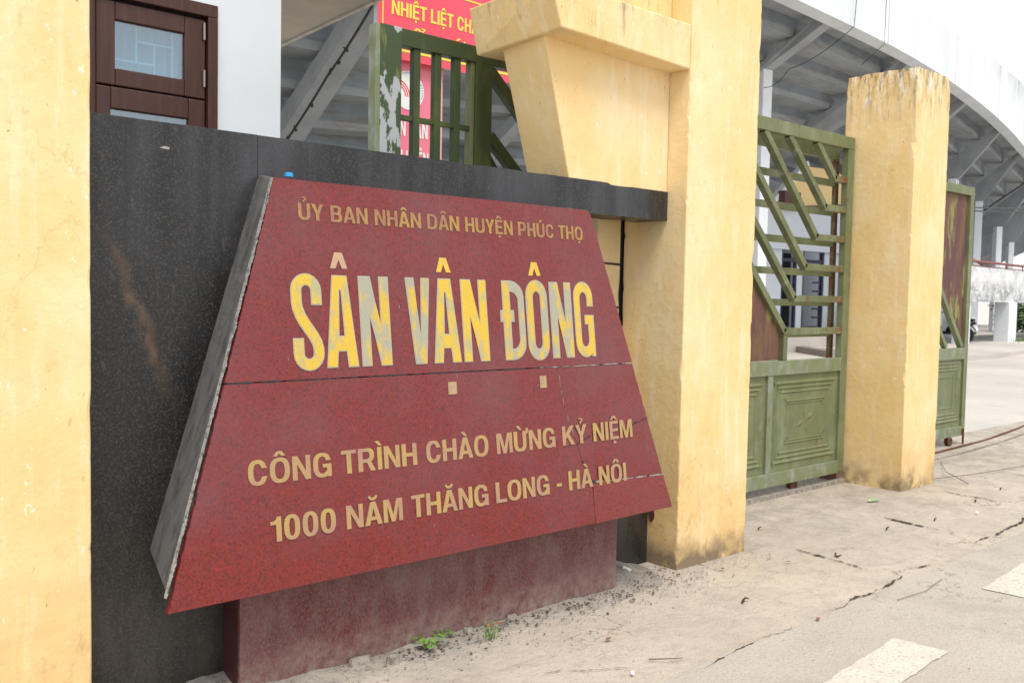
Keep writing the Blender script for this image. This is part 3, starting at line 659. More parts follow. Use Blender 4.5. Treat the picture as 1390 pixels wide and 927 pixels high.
BASE = {'Ủ': 'U', 'Ú': 'U', 'Ạ': 'A', 'À': 'A', 'Â': 'A', 'Ă': 'A', 'Ậ': 'A', 'Ệ': 'E', 'Ê': 'E', 'È': 'E', 'Ọ': 'O', 'Ô': 'O', 'Ộ': 'O', 'Ổ': 'O', 'Ớ': 'O', 'Ừ': 'U', 'Ỷ': 'Y', 'Ì': 'I', 'Đ': 'D'}
def se(cx, cy, rx, ry, a0, a1, n=14, p=2.5):
    o = []
    for i in range(n+1):
        a = R(a0+(a1-a0)*i/n); c, q = math.cos(a), math.sin(a)
        o.append((cx+rx*math.copysign(abs(c)**(2/p), c), cy+ry*math.copysign(abs(q)**(2/p), q)))
    return o
t_ = .155; st_ = .19
def _O(w_): return [(se(w_/2, .5, w_/2, .515, 0, 360, 40)[:-1], [se(w_/2, .5, w_/2-st_, .515-t_, 360, 0, 32)[:-1]])]
GL = {
 'A': (.74, [([(0, 0), (.195, 0), (.245, .21), (.495, .21), (.545, 0), (.74, 0), (.475, 1), (.265, 1)], [[(.285, .36), (.37, .74), (.455, .36)]])]),
 'B': (.68, [([(0, 0), (.38, 0)]+se(.38, .285, .30, .285, -90, 50, 9)+se(.37, .75, .27, .25, -40, 90, 9)+[(0, 1)], [[(st_, .44), (.37, .44)]+se(.37, .29, .115, .145, 90, -90, 8)+[(.37, .145), (st_, .145)], [(st_, .86), (.36, .86)]+se(.36, .725, .10, .135, 90, -90, 8)+[(st_, .59)]])]),
 'C': (.68, [(se(.34, .5, .34, .515, 40, 320, 30)[0:]+[(.68, .335), (.68, .33), (.49, .33)]+se(.34, .5, .34-st_, .515-t_, 322, 38, 24)+[(.49, .665), (.68, .665)], [])]),
 'D': (.70, [([(0, 0), (.32, 0)]+se(.32, .5, .38, .5, -90, 90, 18)+[(0, 1)], [[(st_, .15), (st_, .85), (.31, .85)]+se(.31, .5, .20, .35, 90, -90, 14)])]),
 'E': (.58, [([(0, 0), (.58, 0), (.58, t_), (st_, t_), (st_, .43), (.54, .43), (.54, .58), (st_, .58), (st_, 1-t_), (.57, 1-t_), (.57, 1), (0, 1)], [])]),
 'G': (.72, [(se(.36, .5, .36, .515, 42, 300, 28)+[(.56, .07), (.58, 0), (.72, 0), (.72, .54), (.38, .54), (.38, .39), (.54, .39)]+[(.54, .25)]+se(.36, .5, .36-st_, .515-t_, 305, 40, 24)+[(.52, .68), (.70, .68)], [])]),
 'H': (.68, [([(0, 0), (st_, 0), (st_, .42), (.49, .42), (.49, 0), (.68, 0), (.68, 1), (.49, 1), (.49, .58), (st_, .58), (st_, 1), (0, 1)], [])]),
 'I': (st_, [([(0, 0), (st_, 0), (st_, 1), (0, 1)], [])]),
 'K': (.74, [([(0, 0), (st_, 0), (st_, .31), (.29, .43), (.51, 0), (.74, 0), (.42, .58), (.72, 1), (.49, 1), (st_, .57), (st_, 1), (0, 1)], [])]),
 'L': (.56, [([(0, 0), (.56, 0), (.56, t_), (st_, t_), (st_, 1), (0, 1)], [])]),
 'M': (.84, [([(0, 0), (.17, 0), (.17, .72), (.335, 0), (.505, 0), (.67, .72), (.67, 0), (.84, 0), (.84, 1), (.59, 1), (.42, .3), (.25, 1), (0, 1)], [])]),
 'N': (.69, [([(0, 0), (.18, 0), (.18, .66), (.49, 0), (.69, 0), (.69, 1), (.51, 1), (.51, .34), (.20, 1), (0, 1)], [])]),
 'O': (.74, _O(.74)), '0': (.60, _O(.60)),
 '1': (.40, [([(.21, 0), (.40, 0), (.40, 1), (.25, 1), (.22, .90), (.14, .84), (0, .82), (0, .69), (.21, .69)], [])]),
 'P': (.66, [([(0, 0), (st_, 0), (st_, .36), (.39, .36)]+se(.39, .68, .27, .32, -90, 90, 12)+[(0, 1)], [[(st_, .51), (st_, .85), (.36, .85)]+se(.36, .68, .115, .17, 90, -90, 8)])]),
 'R': (.72, [([(0, 0), (st_, 0), (st_, .38), (.36, .38), (.51, 0), (.72, 0), (.545, .42)]+se(.40, .70, .28, .30, -50, 90, 12)+[(0, 1)], [[(st_, .53), (st_, .85), (.37, .85)]+se(.37, .69, .12, .16, 90, -90, 8)])]),
 'T': (.62, [([(.215, 0), (.405, 0), (.405, .845), (.62, .845), (.62, 1), (0, 1), (0, .845), (.215, .845)], [])]),
 'U': (.68, [([(0, 1), (0, .36)]+se(.34, .36, .34, .375, 180, 360, 18)+[(.68, 1), (.49, 1), (.49, .36)]+se(.34, .36, .15, .215, 360, 180, 14)+[(st_, 1)], [])]),
 'V': (.70, [([(.26, 0), (.44, 0), (.70, 1), (.50, 1), (.35, .28), (.20, 1), (0, 1)], [])]),
 'Y': (.70, [([(.255, 0), (.445, 0), (.445, .39), (.70, 1), (.49, 1), (.35, .59), (.21, 1), (0, 1), (.255, .39)], [])]),
 '-': (.30, [([(0, .30), (.30, .30), (.30, .46), (0, .46)], [])]),
}
def words_of(name, m, par, *a):
    for w_ in text_mb(*a, split=True): build(name, w_, m, par)
def text_mb(txt, u0, u1, v0, v1, fn, th, n0=.0005, split=False):
    """caps fill v0..v1 and the line fills u0..u1"""
    x = 0; items = []; words = []
    for ch in txt:
        if ch == ' ':
            x += .34
            if split: words.append(items); items = []
            continue
        b = BASE.get(ch, ch); w_, polys = GL[b]; sb = .02 if b in 'AVYTL' else .05
        x += sb; c = x+w_/2
        items += [([(p[0]+x, p[1]) for p in o], [[(p[0]+x, p[1]) for p in h] for h in hs]) for o, hs in polys]
        ad = lambda *q: items.append((list(q), []))
        if ch in 'ẠỆỌỘẬ': ad((c-.085, -.24), (c+.085, -.24), (c+.085, -.08), (c-.085, -.08))
        if ch == 'Đ': items.append(([(x-.09, .42), (x-.003, .42), (x-.003, .57), (x-.09, .57)], [])); items.append(([(x+st_+.003, .42), (x+st_+.13, .42), (x+st_+.13, .57), (x+st_+.003, .57)], []))
        if ch in 'ÂÊÔỆỘẬỔ': ad((c-.23, 1.08), (c-.08, 1.08), (c, 1.19), (c+.08, 1.08), (c+.23, 1.08), (c+.09, 1.28), (c-.09, 1.28))
        if ch == 'Ă': items.append((arc(c, 1.27, .20, .20, 180, 360, 12)+arc(c, 1.27, .10, .085, 360, 180, 12), []))
        if ch in 'ỦỶỔ':
            cc = c+(.0 if ch != 'Ổ' else .30); yb = 1.06
            items.append(([(cc-.055, yb), (cc+.04, yb), (cc+.04, yb+.07)]+arc(cc, yb+.19, .135, .115, -40, 155, 9)+arc(cc, yb+.19, .05, .045, 150, -30, 8)+[(cc-.055, yb+.10)], []))
        if ch in 'ÀỪÌÈ': ad((c-.20, 1.27), (c-.02, 1.27), (c+.12, 1.06), (c-.01, 1.06))
        if ch in 'ÚỚ': ad((c-.12, 1.06), (c+.01, 1.06), (c+.20, 1.27), (c+.02, 1.27))
        if ch in 'ỪỚ':
            e = x+w_; ad((e+.004, .83), (e+.07, .86), (e+.14, .97), (e+.12, 1.14), (e, 1.14), (e+.01, 1.03), (e+.004, .99))
            if ch == 'Ừ': x += .06
        x += w_+sb
    kx = (u1-u0)/x; ky = v1-v0
    if split: return [flat([([(u0+p[0]*kx, v0+p[1]*ky) for p in o], [[(u0+p[0]*kx, v0+p[1]*ky) for p in h] for h in hs]) for o, hs in it], fn, n0, th) for it in words+[items] if it]
    P = [([(u0+p[0]*kx, v0+p[1]*ky) for p in o], [[(u0+p[0]*kx, v0+p[1]*ky) for p in h] for h in hs]) for o, hs in items]
    return flat(P, fn, n0, th)
words_of('word', M_letter2, sg, 'ỦY BAN NHÂN DÂN HUYỆN PHÚC THỌ', -.742, .795, 1.338, 1.402, S, .002)
words_of('word', M_letter3, sg, 'CÔNG TRÌNH CHÀO MỪNG KỶ NIỆM', -1.000, 1.052, .373, .461, S, .002)
words_of('word', M_letter3, sg, '1000 NĂM THĂNG LONG - HÀ NÔI', -.926, .984, .165, .253, S, .0035)
# blue bottle cap left on the sign's top edge
cp = MB(); prof = []
for i in range(24):
    a = 2*math.pi*i/24; r = .0165*(1+.03*(i % 2)); prof.append((r*math.cos(a), r*math.sin(a)))
c0 = Vector((1.762, 3.262, 1.921))
cp.prism([c0+Vector((x, y, 0)) for x, y in prof], (0, 0, .011)); cp.prism([c0+Vector((x*.86, y*.86, .0115)) for x, y in prof], (0, 0, .004))
tag(build('bottle_cap', cp, M_cap, base=c0), 'small bright blue plastic bottle cap lying on the top edge of the red sign', 'bottle cap')

# ------------------------------------------------------------------ sliding gate beside the broad pillar
gt = thing('sliding_gate', 'green steel sliding gate with slanted bars and embossed panels between the two yellow pillars', 'gate', (6.0, 4.0, 0))
F = 3.97; X0, X1 = 4.3, 7.185
def gbar(a, b, wd=.045, m=None, y=F, dp=.05, name='slanted_bar', par=None):
    return build(name, MB().bar((a[0], y, a[1]), (b[0], y, b[1]), wd, dp), m or M_greenbar, par or gt, bevel=.003)
build('top_rail', MB().box(X0, X1, F-.03, F+.03, 2.705, 2.80), M_green, gt, bevel=.003)
build('rear_top_rail', MB().box(X0, X1-.02, F+.09, F+.14, 2.63, 2.78), M_green, gt, bevel=.003)
build('end_stile', MB().box(X1-.095, X1, F-.028, F+.028, .10, 2.7045), M_green, gt, bevel=.003)
build('rear_stile', MB().box(X1-.05, X1-.005, F+.10, F+.135, .20, 2.63), M_greenbar, gt, bevel=.002)
build('mid_rail', MB().box(X0, X1-.0955, F-.03, F+.03, .925, 1.03), M_greengrey, gt, bevel=.003)
build('bottom_rail', MB().box(X0, X1-.0955, F-.03, F+.03, .09, .192), M_greengrey, gt, bevel=.003)
ends = [(6.643, 2.709, 6.925, 2.454), (6.254, 2.709, 6.791, 2.218), (5.93, 2.709, 6.677, 1.98), (5.915-.35, 2.343+.343, 6.533, 1.743), (5.908-.72, 1.975+.71, 6.392, 1.50), (5.924-1.05, 1.608+1.06, 6.273, 1.25)]
for i, (a, b, c, d) in enumerate(ends):
    gbar((a, b), (c, d), .05 if i < 5 else .055)
    gbar((c-.02, d), (X1-.097, d), .052, name='short_rail')
for z in (2.445, 2.206, 1.956, 1.712, 1.472, 1.225):
    build('rear_rail', MB().box(X0, X1-.051, F+.101, F+.134, z-.028, z+.024), M_green, gt, bevel=.002)
gbar((6.28, 1.22), (6.28, 1.032), .055, name='post', y=F+.002)
pts = [(4.75, 1.035), (6.248, 1.035), (6.248, 1.24), (5.93, 1.565), (5.5, 1.98), (4.9, 2.6), (4.75, 2.6)]
build('rusty_sheet', MB().prism([(x, F+.008, z) for x, z in pts], (0, .004, 0)), M_rust, gt)
for (a, b) in ((6.13, 7.092), (4.98, 6.062)):
    build('mid_stile', MB().box(b, b+.065, F-.026, F+.026, .1925, .9245), M_greengrey, gt, bevel=.003) if b < 7 else None
    pn = MB(); pn.box(a-.005, b, F-.006, F+.006, .193, .924)
    pan = build('panel', pn, M_green, gt)
    def frame(mx, mz, wd, h):
        mb = MB(); x0, x1, z0, z1 = a+mx, b-mx, .193+mz, .924-mz
        for q0, q1 in (((x0, z0), (x1, z0)), ((x1, z0), (x1, z1)), ((x1, z1), (x0, z1)), ((x0, z1), (x0, z0))):
            p, q = Vector((q0[0], F-.006, q0[1])), Vector((q1[0], F-.006, q1[1])); d = (q-p).normalized(); nrm = Vector((d.z, 0, -d.x))*wd
            p -= d*wd; q += d*wd
            mb.add([p-nrm, q-nrm, q+nrm, p+nrm, (p+q)/2+(p-q)/2+Vector((0, -h, 0)), q+Vector((0, -h, 0))], [(0, 1, 5, 4), (2, 3, 4, 5), (0, 4, 3), (1, 2, 5)])
        return mb
    for mx, mz, wd, h in ((.055, .065, .018, .012), (.09, .10, .012, .009), (.13, .135, .010, .008), (.205, .205, .007, .007), (.225, .225, .005, .005)):
        build('moulding', frame(mx, mz, wd, h), M_green, pan)
    mb = MB(); cx, cz = (a+b)/2, .56
    for t in range(4):
        an = R(t*90+20); d = Vector((math.cos(an), 0, math.sin(an))); e = Vector((-d.z, 0, d.x)); p = Vector((cx, F-.006, cz))
        mb.add([p, p+d*.07+e*.025, p+d*.13, p+d*.07-e*.025, p+d*.07+Vector((0, -.009, 0))], [(0, 1, 4), (1, 2, 4), (2, 3, 4), (3, 0, 4)])
    build('ornament', mb, M_green, pan)
    for sx in (-1, 1):
        for sz in (-1, 1): build('corner_ring', MB().torus((cx+sx*((b-a)/2-.225), F-.007, cz+sz*.135), (0, 1, 0), .022, .005, 14, 5), M_green, pan)
def wheel(x, z, y, par, r=.05):
    for dy in (-.018, .022): 
        o = build('wheel', MB().torus((x+dy*.6, y+dy, z), (0, 1, 0), r*.72, r*.28, 22, 8).prism([(x+dy*.6+r*.7*math.cos(i*.5236), y+dy-.006, z+r*.7*math.sin(i*.5236)) for i in range(12)], (0, .012, 0)), M_rustbar, par, smooth=False)
wheel(6.52, .045, 4.0, gt); build('axle_bracket', MB().box(6.50, 6.53, 3.985, 4.02, .05, .0895), M_rustbar, gt)
build('foot_stop', MB().box(7.06, 7.17, 3.99, 4.08, .0, .0995), M_brownbox, gt, bevel=.005)

# ------------------------------------------------------------------ second sheet gate beyond the lone pillar
g2 = thing('sheet_gate', 'green framed gate with a tall rusty sheet panel beyond the lone pillar', 'gate', (9.5, 4.3, 0))
F2 = 4.3; XE = 10.29
build('top_rail', MB().box(8.2, XE, F2-.03, F2+.03, 2.61, 2.70), M_green, g2, bevel=.003)
build('end_stile', MB().box(XE-.085, XE, F2-.028, F2+.028, .09, 2.6095), M_green, g2, bevel=.003)
build('mid_rail', MB().box(8.2, XE-.0855, F2-.03, F2+.03, .90, 1.02), M_greengrey, g2, bevel=.003)
build('bottom_rail', MB().box(8.2, XE-.0855, F2-.03, F2+.03, .09, .19), M_greengrey, g2, bevel=.003)
build('rusty_sheet', MB().prism([(9.30, F2+.005, 2.61), (9.30, F2+.005, 1.95), (10.16, F2+.005, 1.02), (XE-.086, F2+.005, 1.02), (XE-.086, F2+.005, 2.61)], (0, .004, 0)), M_rust, g2)
gbar((9.2, 2.06), (10.16, 1.03), .055, M_green, name='slanted_bar', par=g2, y=F2); gbar((9.0, 1.85), (9.79, 1.03), .05, M_green, name='slanted_bar', par=g2, y=F2)
gbar((8.6, 1.85), (9.40, 1.03), .05, M_green, name='slanted_bar', par=g2, y=F2)
gpn = build('panel', MB().box(9.40, XE-.0855, F2-.006, F2+.006, .1905, .8995), M_green, g2)
build('panel', MB().box(8.25, 9.335, F2-.006, F2+.006, .1905, .8995), M_green, g2)
build('mid_stile', MB().box(9.336, 9.399, F2-.026, F2+.026, .1905, .8995), M_greengrey, g2, bevel=.003)
a, b = 9.40, XE-.0855; F_keep = F; F = F2
for mx, mz, wd, h in ((.055, .065, .018, .012), (.09, .10, .012, .009), (.13, .135, .010, .008), (.205, .205, .007, .007)):
    build('moulding', frame(mx, mz, wd, h), M_green, gpn)
F = F_keep
wheel(9.95, .045, 4.29, g2); build('axle_bracket', MB().box(9.935, 9.965, 4.28, 4.31, .05, .0895), M_rustbar, g2)
build('drop_bolt', MB().tube([(10.23, 4.26, .16), (10.23, 4.26, -.005)], .012, 8), M_rustbar, g2)

# ------------------------------------------------------------------ barred gate leaf seen over the granite wall
g3 = thing('barred_gate', 'dark green gate leaf with upright bars and peeling paint rising behind the black granite wall', 'gate', (3.1, 3.97, 0))
b_ = .003
tag(build('left_stile', MB().box(2.62, 2.745, F-.03, F+.03, .09, 2.80), M_dgreenpeel, g3, bevel=b_), 'peeling grey and green stile')
g3['label'] = 'dark green gate leaf with upright bars and peeling paint rising behind the black granite wall'
build('edge_strip', MB().box(2.592, 2.6195, F-.028, F+.034, .09, 2.795), M_greengrey, g3, bevel=b_)
build('top_rail', MB().box(2.7455, 3.9, F-.029, F+.029, 2.715, 2.799), M_dgreen, g3, bevel=b_)
build('right_stile', MB().box(3.222, 3.335, F-.031, F+.031, .09, 2.7145), M_dgreen, g3, bevel=b_)
build('stile_edge', MB().box(3.197, 3.2215, F-.02, F+.03, .09, 2.7145), M_green, g3, bevel=b_)
for x in (2.8475, 2.98, 3.107): build('upright_bar', MB().box(x-.02, x+.02, F-.02, F+.02, 1.0, 2.7145), M_dgreen, g3, bevel=b_)
build('cross_rail', MB().box(2.7455, 3.1965, F-.012, F+.012, 2.352, 2.38), M_dgreen, g3, bevel=b_)
gbar((3.337, 2.69), (3.90, 2.19), .06, M_dgreen, par=g3); gbar((3.337, 2.345), (3.9, 1.85), .06, M_dgreen, par=g3); gbar((3.337, 2.0), (3.9, 1.5), .06, M_dgreen, par=g3)
build('lower_sheet', MB().prism([(3.34, F+.01, .2), (3.9, F+.01, .2), (3.9, F+.01, 1.6), (3.34, F+.01, 2.28)], (0, .004, 0)), M_dgreen, g3)
build('lower_panel', MB().box(2.7455, 3.1965, F-.006, F+.006, .1, 1.0), M_dgreen, g3)

# ------------------------------------------------------------------ banners
def FX(yp): return lambda u, v, n=0: Vector((u, yp-n, v))
YN = 6.2
bn = thing('slogan_banner', 'wide red banner with yellow capitals and a thin yellow border hanging above the barred gate', 'banner', (4.9, YN, 3.31))
mb = MB(); nb = 40
for i in range(nb+1):
    x = 4.10+2.1*i/nb; wv = .012*math.sin(x*5)
    for z in (3.30, 3.98): mb.v += [Vector((x, YN+wv, z)), Vector((x, YN+wv+.004, z))]
for i in range(nb):
    k = 4*i; mb.f += [(k, k+4, k+6, k+2), (k+1, k+3, k+7, k+5), (k, k+1, k+5, k+4), (k+2, k+6, k+7, k+3)]
build('cloth', mb, M_banner, bn)
bw = lambda u, v, n=0: Vector((u, YN+.012*math.sin(u*5)-.001-n, v))
mb = MB()
for i in range(60):
    x = 4.145+2.03*i/60; x2 = 4.145+2.03*(i+1)/60
    for z0, z1 in ((3.362, 3.382), (3.885, 3.897)): mb.hexa([bw(x, z0, 0), bw(x2, z0, 0), bw(x2, z0, .002), bw(x, z0, .002), bw(x, z1, 0), bw(x2, z1, 0), bw(x2, z1, .002), bw(x, z1, .002)])
mb.hexa([bw(4.138, 3.362, 0), bw(4.148, 3.362, 0), bw(4.148, 3.362, .002), bw(4.138, 3.362, .002), bw(4.138, 3.897, 0), bw(4.148, 3.897, 0), bw(4.148, 3.897, .002), bw(4.138, 3.897, .002)])
build('border', mb, M_ylet, bn)
words_of('word', M_ylet, bn, 'NHIỆT LIỆT CHÀO MỪNG', 4.217, 5.56, 3.632, 3.742, bw, .002)
words_of('word', M_ylet, bn, 'ĐỔI MỚI', 4.26, 4.98, 3.43, 3.535, bw, .002)
vb = thing('vertical_banner', 'narrow pink vertical banner with a round white emblem and white capitals behind the barred gate', 'banner', (4.4, YN+.06, 2.2))
Yv = YN+.06
build('cloth', MB().box(4.14, 4.66, Yv, Yv+.006, 2.15, 3.37), M_banner2, vb)
build('side_fold', MB().box(4.661, 4.765, Yv-.004, Yv+.006, 2.15, 3.36), M_banner3, vb)
fv = FX(Yv-.001)
build('border', MB().box(4.15, 4.65, Yv-.003, Yv-.0005, 3.322, 3.332), M_wlet, vb)
em = (4.425, 3.087); rr = .152
disc = [(em[0]+rr*math.cos(i*math.pi/24), em[1]+rr*math.sin(i*math.pi/24)) for i in range(48)]
ed = build('emblem', flat([(disc, [])], fv, 0, .003), M_wlet, vb)
mb = MB()
for i in range(26):
    if i == 19: continue
    a0 = R(205-i*9.0); wdt = .006
    ca, sa = math.cos(a0), math.sin(a0); q = [(rr*.86, -wdt), (rr*.94, -wdt), (rr*.94, wdt), (rr*.86, wdt)]
    mb2 = flat([([(em[0]+r_*ca-t_*sa, em[1]+r_*sa+t_*ca) for r_, t_ in q], [])], fv, .0032, .001); mb.add(mb2.v, mb2.f)
build('emblem_ring', mb, M_blue, ed)
mb = MB()
for k in range(3):
    o_ = arc(em[0]-.12, em[1]-.06, .10+.02*k, .10+.02*k, 100, 5, 12); i_ = arc(em[0]-.12, em[1]-.06, .089+.02*k, .089+.02*k, 5, 100, 12)
    mb2 = flat([(o_+i_, [])], fv, .0032, .001); mb.add(mb2.v, mb2.f)
    mb2 = flat([([(em[0]+.02, em[1]+.03+.018*k), (em[0]+.10, em[1]+.03+.018*k), (em[0]+.10, em[1]+.04+.018*k), (em[0]+.02, em[1]+.04+.018*k)], [])], fv, .0032, .001); mb.add(mb2.v, mb2.f)
build('emblem_mark', mb, M_banner, ed)
words_of('word', M_wlet, vb, 'TOÀN DÂN', 4.16, 4.625, 2.725, 2.85, fv, .002)
words_of('word', M_wlet, vb, 'RÈN LUYỆN', 4.16, 4.635, 2.49, 2.615, fv, .002)

# ------------------------------------------------------------------ guard house
gh = thing('guard_house', 'white walled guard house with brown timber door behind the granite wall', 'building', (0, 6.8, 0))
HY = 5.0
wl = MB(); wl.box(-3, 1.56, HY, HY+.2, 0, 3.49).box(2.262, 2.645, HY, HY+.2, 0, 3.49).box(1.56, 2.262, HY, HY+.2, 3.02, 3.49)
wl.box(2.445, 2.645, HY+.201, 7.6, 0, 3.49).box(-3, -2.8, HY+.201, 7.6, 0, 3.49).box(-2.799, 2.444, 7.4, 7.6, 0, 3.49)
build('wall', wl, M_house, gh)
build('floor', MB().box(-2.79, 2.44, HY+.2, 7.39, .3, .45), M_yard, gh)
# roof: right edge runs back from the pillar line
rf = MB(); rf.hexa([(-4, 4.88, 3.505), (3.635, 4.88, 3.505), (3.849, 7.9, 3.505), (-4, 7.9, 3.505), (-4, 4.88, 3.66), (3.635, 4.88, 3.66), (3.849, 7.9, 3.66), (-4, 7.9, 3.66)])
roof = build('roof', rf, M_roof, gh)
build('roof_edge', MB().hexa([(3.637, 4.87, 3.49), (3.667, 4.87, 3.49), (3.881, 7.9, 3.49), (3.851, 7.9, 3.49), (3.637, 4.87, 3.70), (3.667, 4.87, 3.70), (3.881, 7.9, 3.70), (3.851, 7.9, 3.70)]), M_rooflip, roof)
dr = MB(); dr.box(1.561, 1.612, HY-.02, HY+.1, .45, 2.95).box(2.205, 2.261, HY-.02, HY+.1, .45, 2.95).box(1.561, 2.261, HY-.02, HY+.1, 2.951, 3.019)
dfr = build('door_frame', dr, M_wood, gh, bevel=.004)
lf = MB(); y0, y1 = HY+.0, HY+.045
lf.box(1.628, 1.722, y0, y1, 2.512, 2.935).box(2.083, 2.198, y0, y1, 2.512, 2.935).box(1.7225, 2.0825, y0, y1, 2.512, 2.60).box(1.7225, 2.0825, y0, y1, 2.842, 2.935)
tl = build('upper_sash', lf, M_wood, gh, bevel=.006)
build('pane', MB().box(1.7226, 2.0824, y0+.018, y0+.024, 2.6005, 2.8415), M_glass, tl)
gr = MB()
gr.box(1.842, 1.850, y0+.05, y0+.06, 2.655, 2.842).box(1.936, 1.944, y0+.05, y0+.06, 2.60, 2.765).box(2.032, 2.040, y0+.05, y0+.06, 2.60, 2.842)
gr.box(1.842, 2.04, y0+.046, y0+.0495, 2.76, 2.768).box(1.72, 1.94, y0+.044, y0+.0455, 2.652, 2.660)
build('grille', gr, M_whitecol, tl)
cu = MB(); k = 60
for i in range(k+1):
    x = 1.58+.66*i/k; yy = y0+.085+.010*math.sin(x*90); cu.v += [Vector((x, yy, .6)), Vector((x, yy, 2.98))]
for i in range(k): cu.f.append((2*i, 2*i+2, 2*i+3, 2*i+1))
build('curtain', cu, mat('grey_blue_curtain', (.42, .52, .57), .9), gh)
lf = MB(); lf.box(1.628, 1.70, y0, y1, .46, 2.505).box(2.105, 2.198, y0, y1, .46, 2.505).box(1.7005, 2.1045, y0, y1, 2.395, 2.505).box(1.7005, 2.1045, y0, y1, .46, 1.4)
dl = build('door_leaf', lf, M_wood, gh, bevel=.006); build('pane', MB().box(1.701, 2.104, y0+.018, y0+.024, 1.401, 2.3945), M_glass, dl)
build('door_stile', MB().box(1.6125, 1.626, y0+.004, y1, .46, 2.945), M_wood, gh)
for z in (2.87, 2.62): build('hinge', MB().tube([(2.186, HY-.012, z-.045), (2.186, HY-.012, z+.045)], .007, 8), M_hinge, tl)

# ------------------------------------------------------------------ grandstand
gs = thing('grandstand', 'curved grey concrete grandstand with white parapet, slanting beams and white columns behind the gates', 'grandstand', (25, 14, 0))
# station: parapet foot (outer), column head, inner foot of the seating, parapet height
ST = [((-2.5, 12.3, 7.7), (-2.2, 14.6, 6.5), (-2.2, 20.2, 2.9), 1.1), ((3.4, 11.8, 7.7), (3.5, 13.9, 6.5), (3.5, 19.6, 2.9), 1.1),
      ((9.2, 11.45, 7.75), (9.25, 13.6, 6.65), (9.3, 19.2, 3.1), 1.1), ((14.6, 11.2, 7.8), (14.6, 13.45, 7.05), (14.6, 19.2, 3.5), 1.1),
      ((20.1, 11.43, 7.8), (20.3, 13.5, 7.09), (20.6, 18.6, 4.3), 1.15), ((25.1, 11.9, 7.8), (25.35, 13.55, 6.95), (25.2, 18.4, 4.5), 1.3),
      ((31.2, 12.92, 7.8), (30.85, 14.7, 6.6), (30.2, 19.0, 4.2), 1.6), ((37.34, 14.25, 7.8), (36.85, 15.96, 6.12), (35.8, 20.0, 3.6), 2.05),
      ((43.9, 15.9, 7.8), (42.95, 17.5, 5.85), (41.6, 21.6, 3.2), 2.5), ((51.5, 17.75, 7.8), (49.4, 19.2, 5.2), (47.6, 23.6, 2.6), 2.9),
      ((58, 19.6, 7.8), (56.3, 21.18, 4.84), (54.4, 25.6, 2.4), 3.2), ((67, 21.6, 7.8), (65.5, 23.5, 5.0), (63.5, 28, 2.4), 3.2)]
def inner(f, t, d): v = (Vector(t)-Vector(f)); v.z = 0; v.normalize(); return Vector(f)+v*d
NS = 8
def profile(s):
    f, t, b, h = s; t = Vector(t); b = Vector(b); p0 = inner(f, t, .42); p0.z = f[2]+.30
    hz = lambda p: (Vector((p.x, p.y, 0)))
    run = hz(b)-hz(p0); pts = []; ztop = p0.z+.02; zb = b.z+.55
    for k in range(NS+1):
        q = hz(p0)+run*(k/NS); z = ztop+(zb-ztop)*(k/NS)
        if k: pts.append(Vector((q.x, q.y, ztop+(zb-ztop)*((k-1)/NS))))
        pts.append(Vector((q.x, q.y, z)))
    return pts
prof = [profile(s) for s in ST]
mb = MB()
for P in prof: mb.v += P + [p+Vector((0, 0, .16)) for p in P]
m = 2*len(prof[0]); hlf = len(prof[0])
for i in range(len(prof)-1):
    for k in range(m):
        k2 = (k+1) if k+1 < m else None
        if k < hlf-1 or (hlf <= k < m-1): mb.f.append((i*m+k, i*m+k+1, (i+1)*m+k+1, (i+1)*m+k))
    mb.f.append((i*m, (i+1)*m, (i+1)*m+hlf, i*m+hlf)); mb.f.append((i*m+hlf-1, (i+1)*m+hlf-1, (i+1)*m+m-1, i*m+m-1))
build('seating_tier', mb, M_stand, gs)
# parapet swept along the outer edge (curve refined)
def cr_(p0, p1, p2, p3, t): return .5*((2*p1)+(p2-p0)*t+(2*p0-5*p1+4*p2-p3)*t*t+(3*p1-p0-3*p2+p3)*t**3)
path = []
for i in range(len(ST)-1):
    q = [Vector(ST[max(0, min(len(ST)-1, j))][0]) for j in (i-1, i, i+1, i+2)]
    hh = [ST[i][3], ST[i+1][3]]; dd = [(Vector(ST[j][1])-Vector(ST[j][0])) for j in (i, i+1)]
    for k in range(8):
        t = k/8; d = dd[0].lerp(dd[1], t); d.z = 0; path.append((cr_(*q, t), d.normalized(), hh[0]+(hh[1]-hh[0])*t))
mb = MB()
for p, d, h in path:
    for off, z in ((0, 0), (.40, 0), (.40, .34), (.16, .34), (.16, h), (0, h)): q = p+d*off; mb.v.append(Vector((q.x, q.y, p.z+z)))
for i in range(len(path)-1):
    for k in range(6): mb.f.append((6*i+k, 6*i+(k+1) % 6, 6*i+6+(k+1) % 6, 6*i+6+k))
mb.f += [(0, 1, 2, 3, 4, 5), tuple(6*(len(path)-1)+k for k in range(5, -1, -1))]
build('parapet', mb, M_white, gs)
for k in range(36, len(path), 8):
    p, d, h = path[k]; tn = Vector((-d.y, d.x, 0))*.012; q = p-d*.003
    build('formwork_joint', MB().hexa([q-tn, q+tn, q+tn+d*.02, q-tn+d*.02]+[v+Vector((0, 0, h-.01)) for v in (q-tn, q+tn, q+tn+d*.02, q-tn+d*.02)]), M_raker, gs)
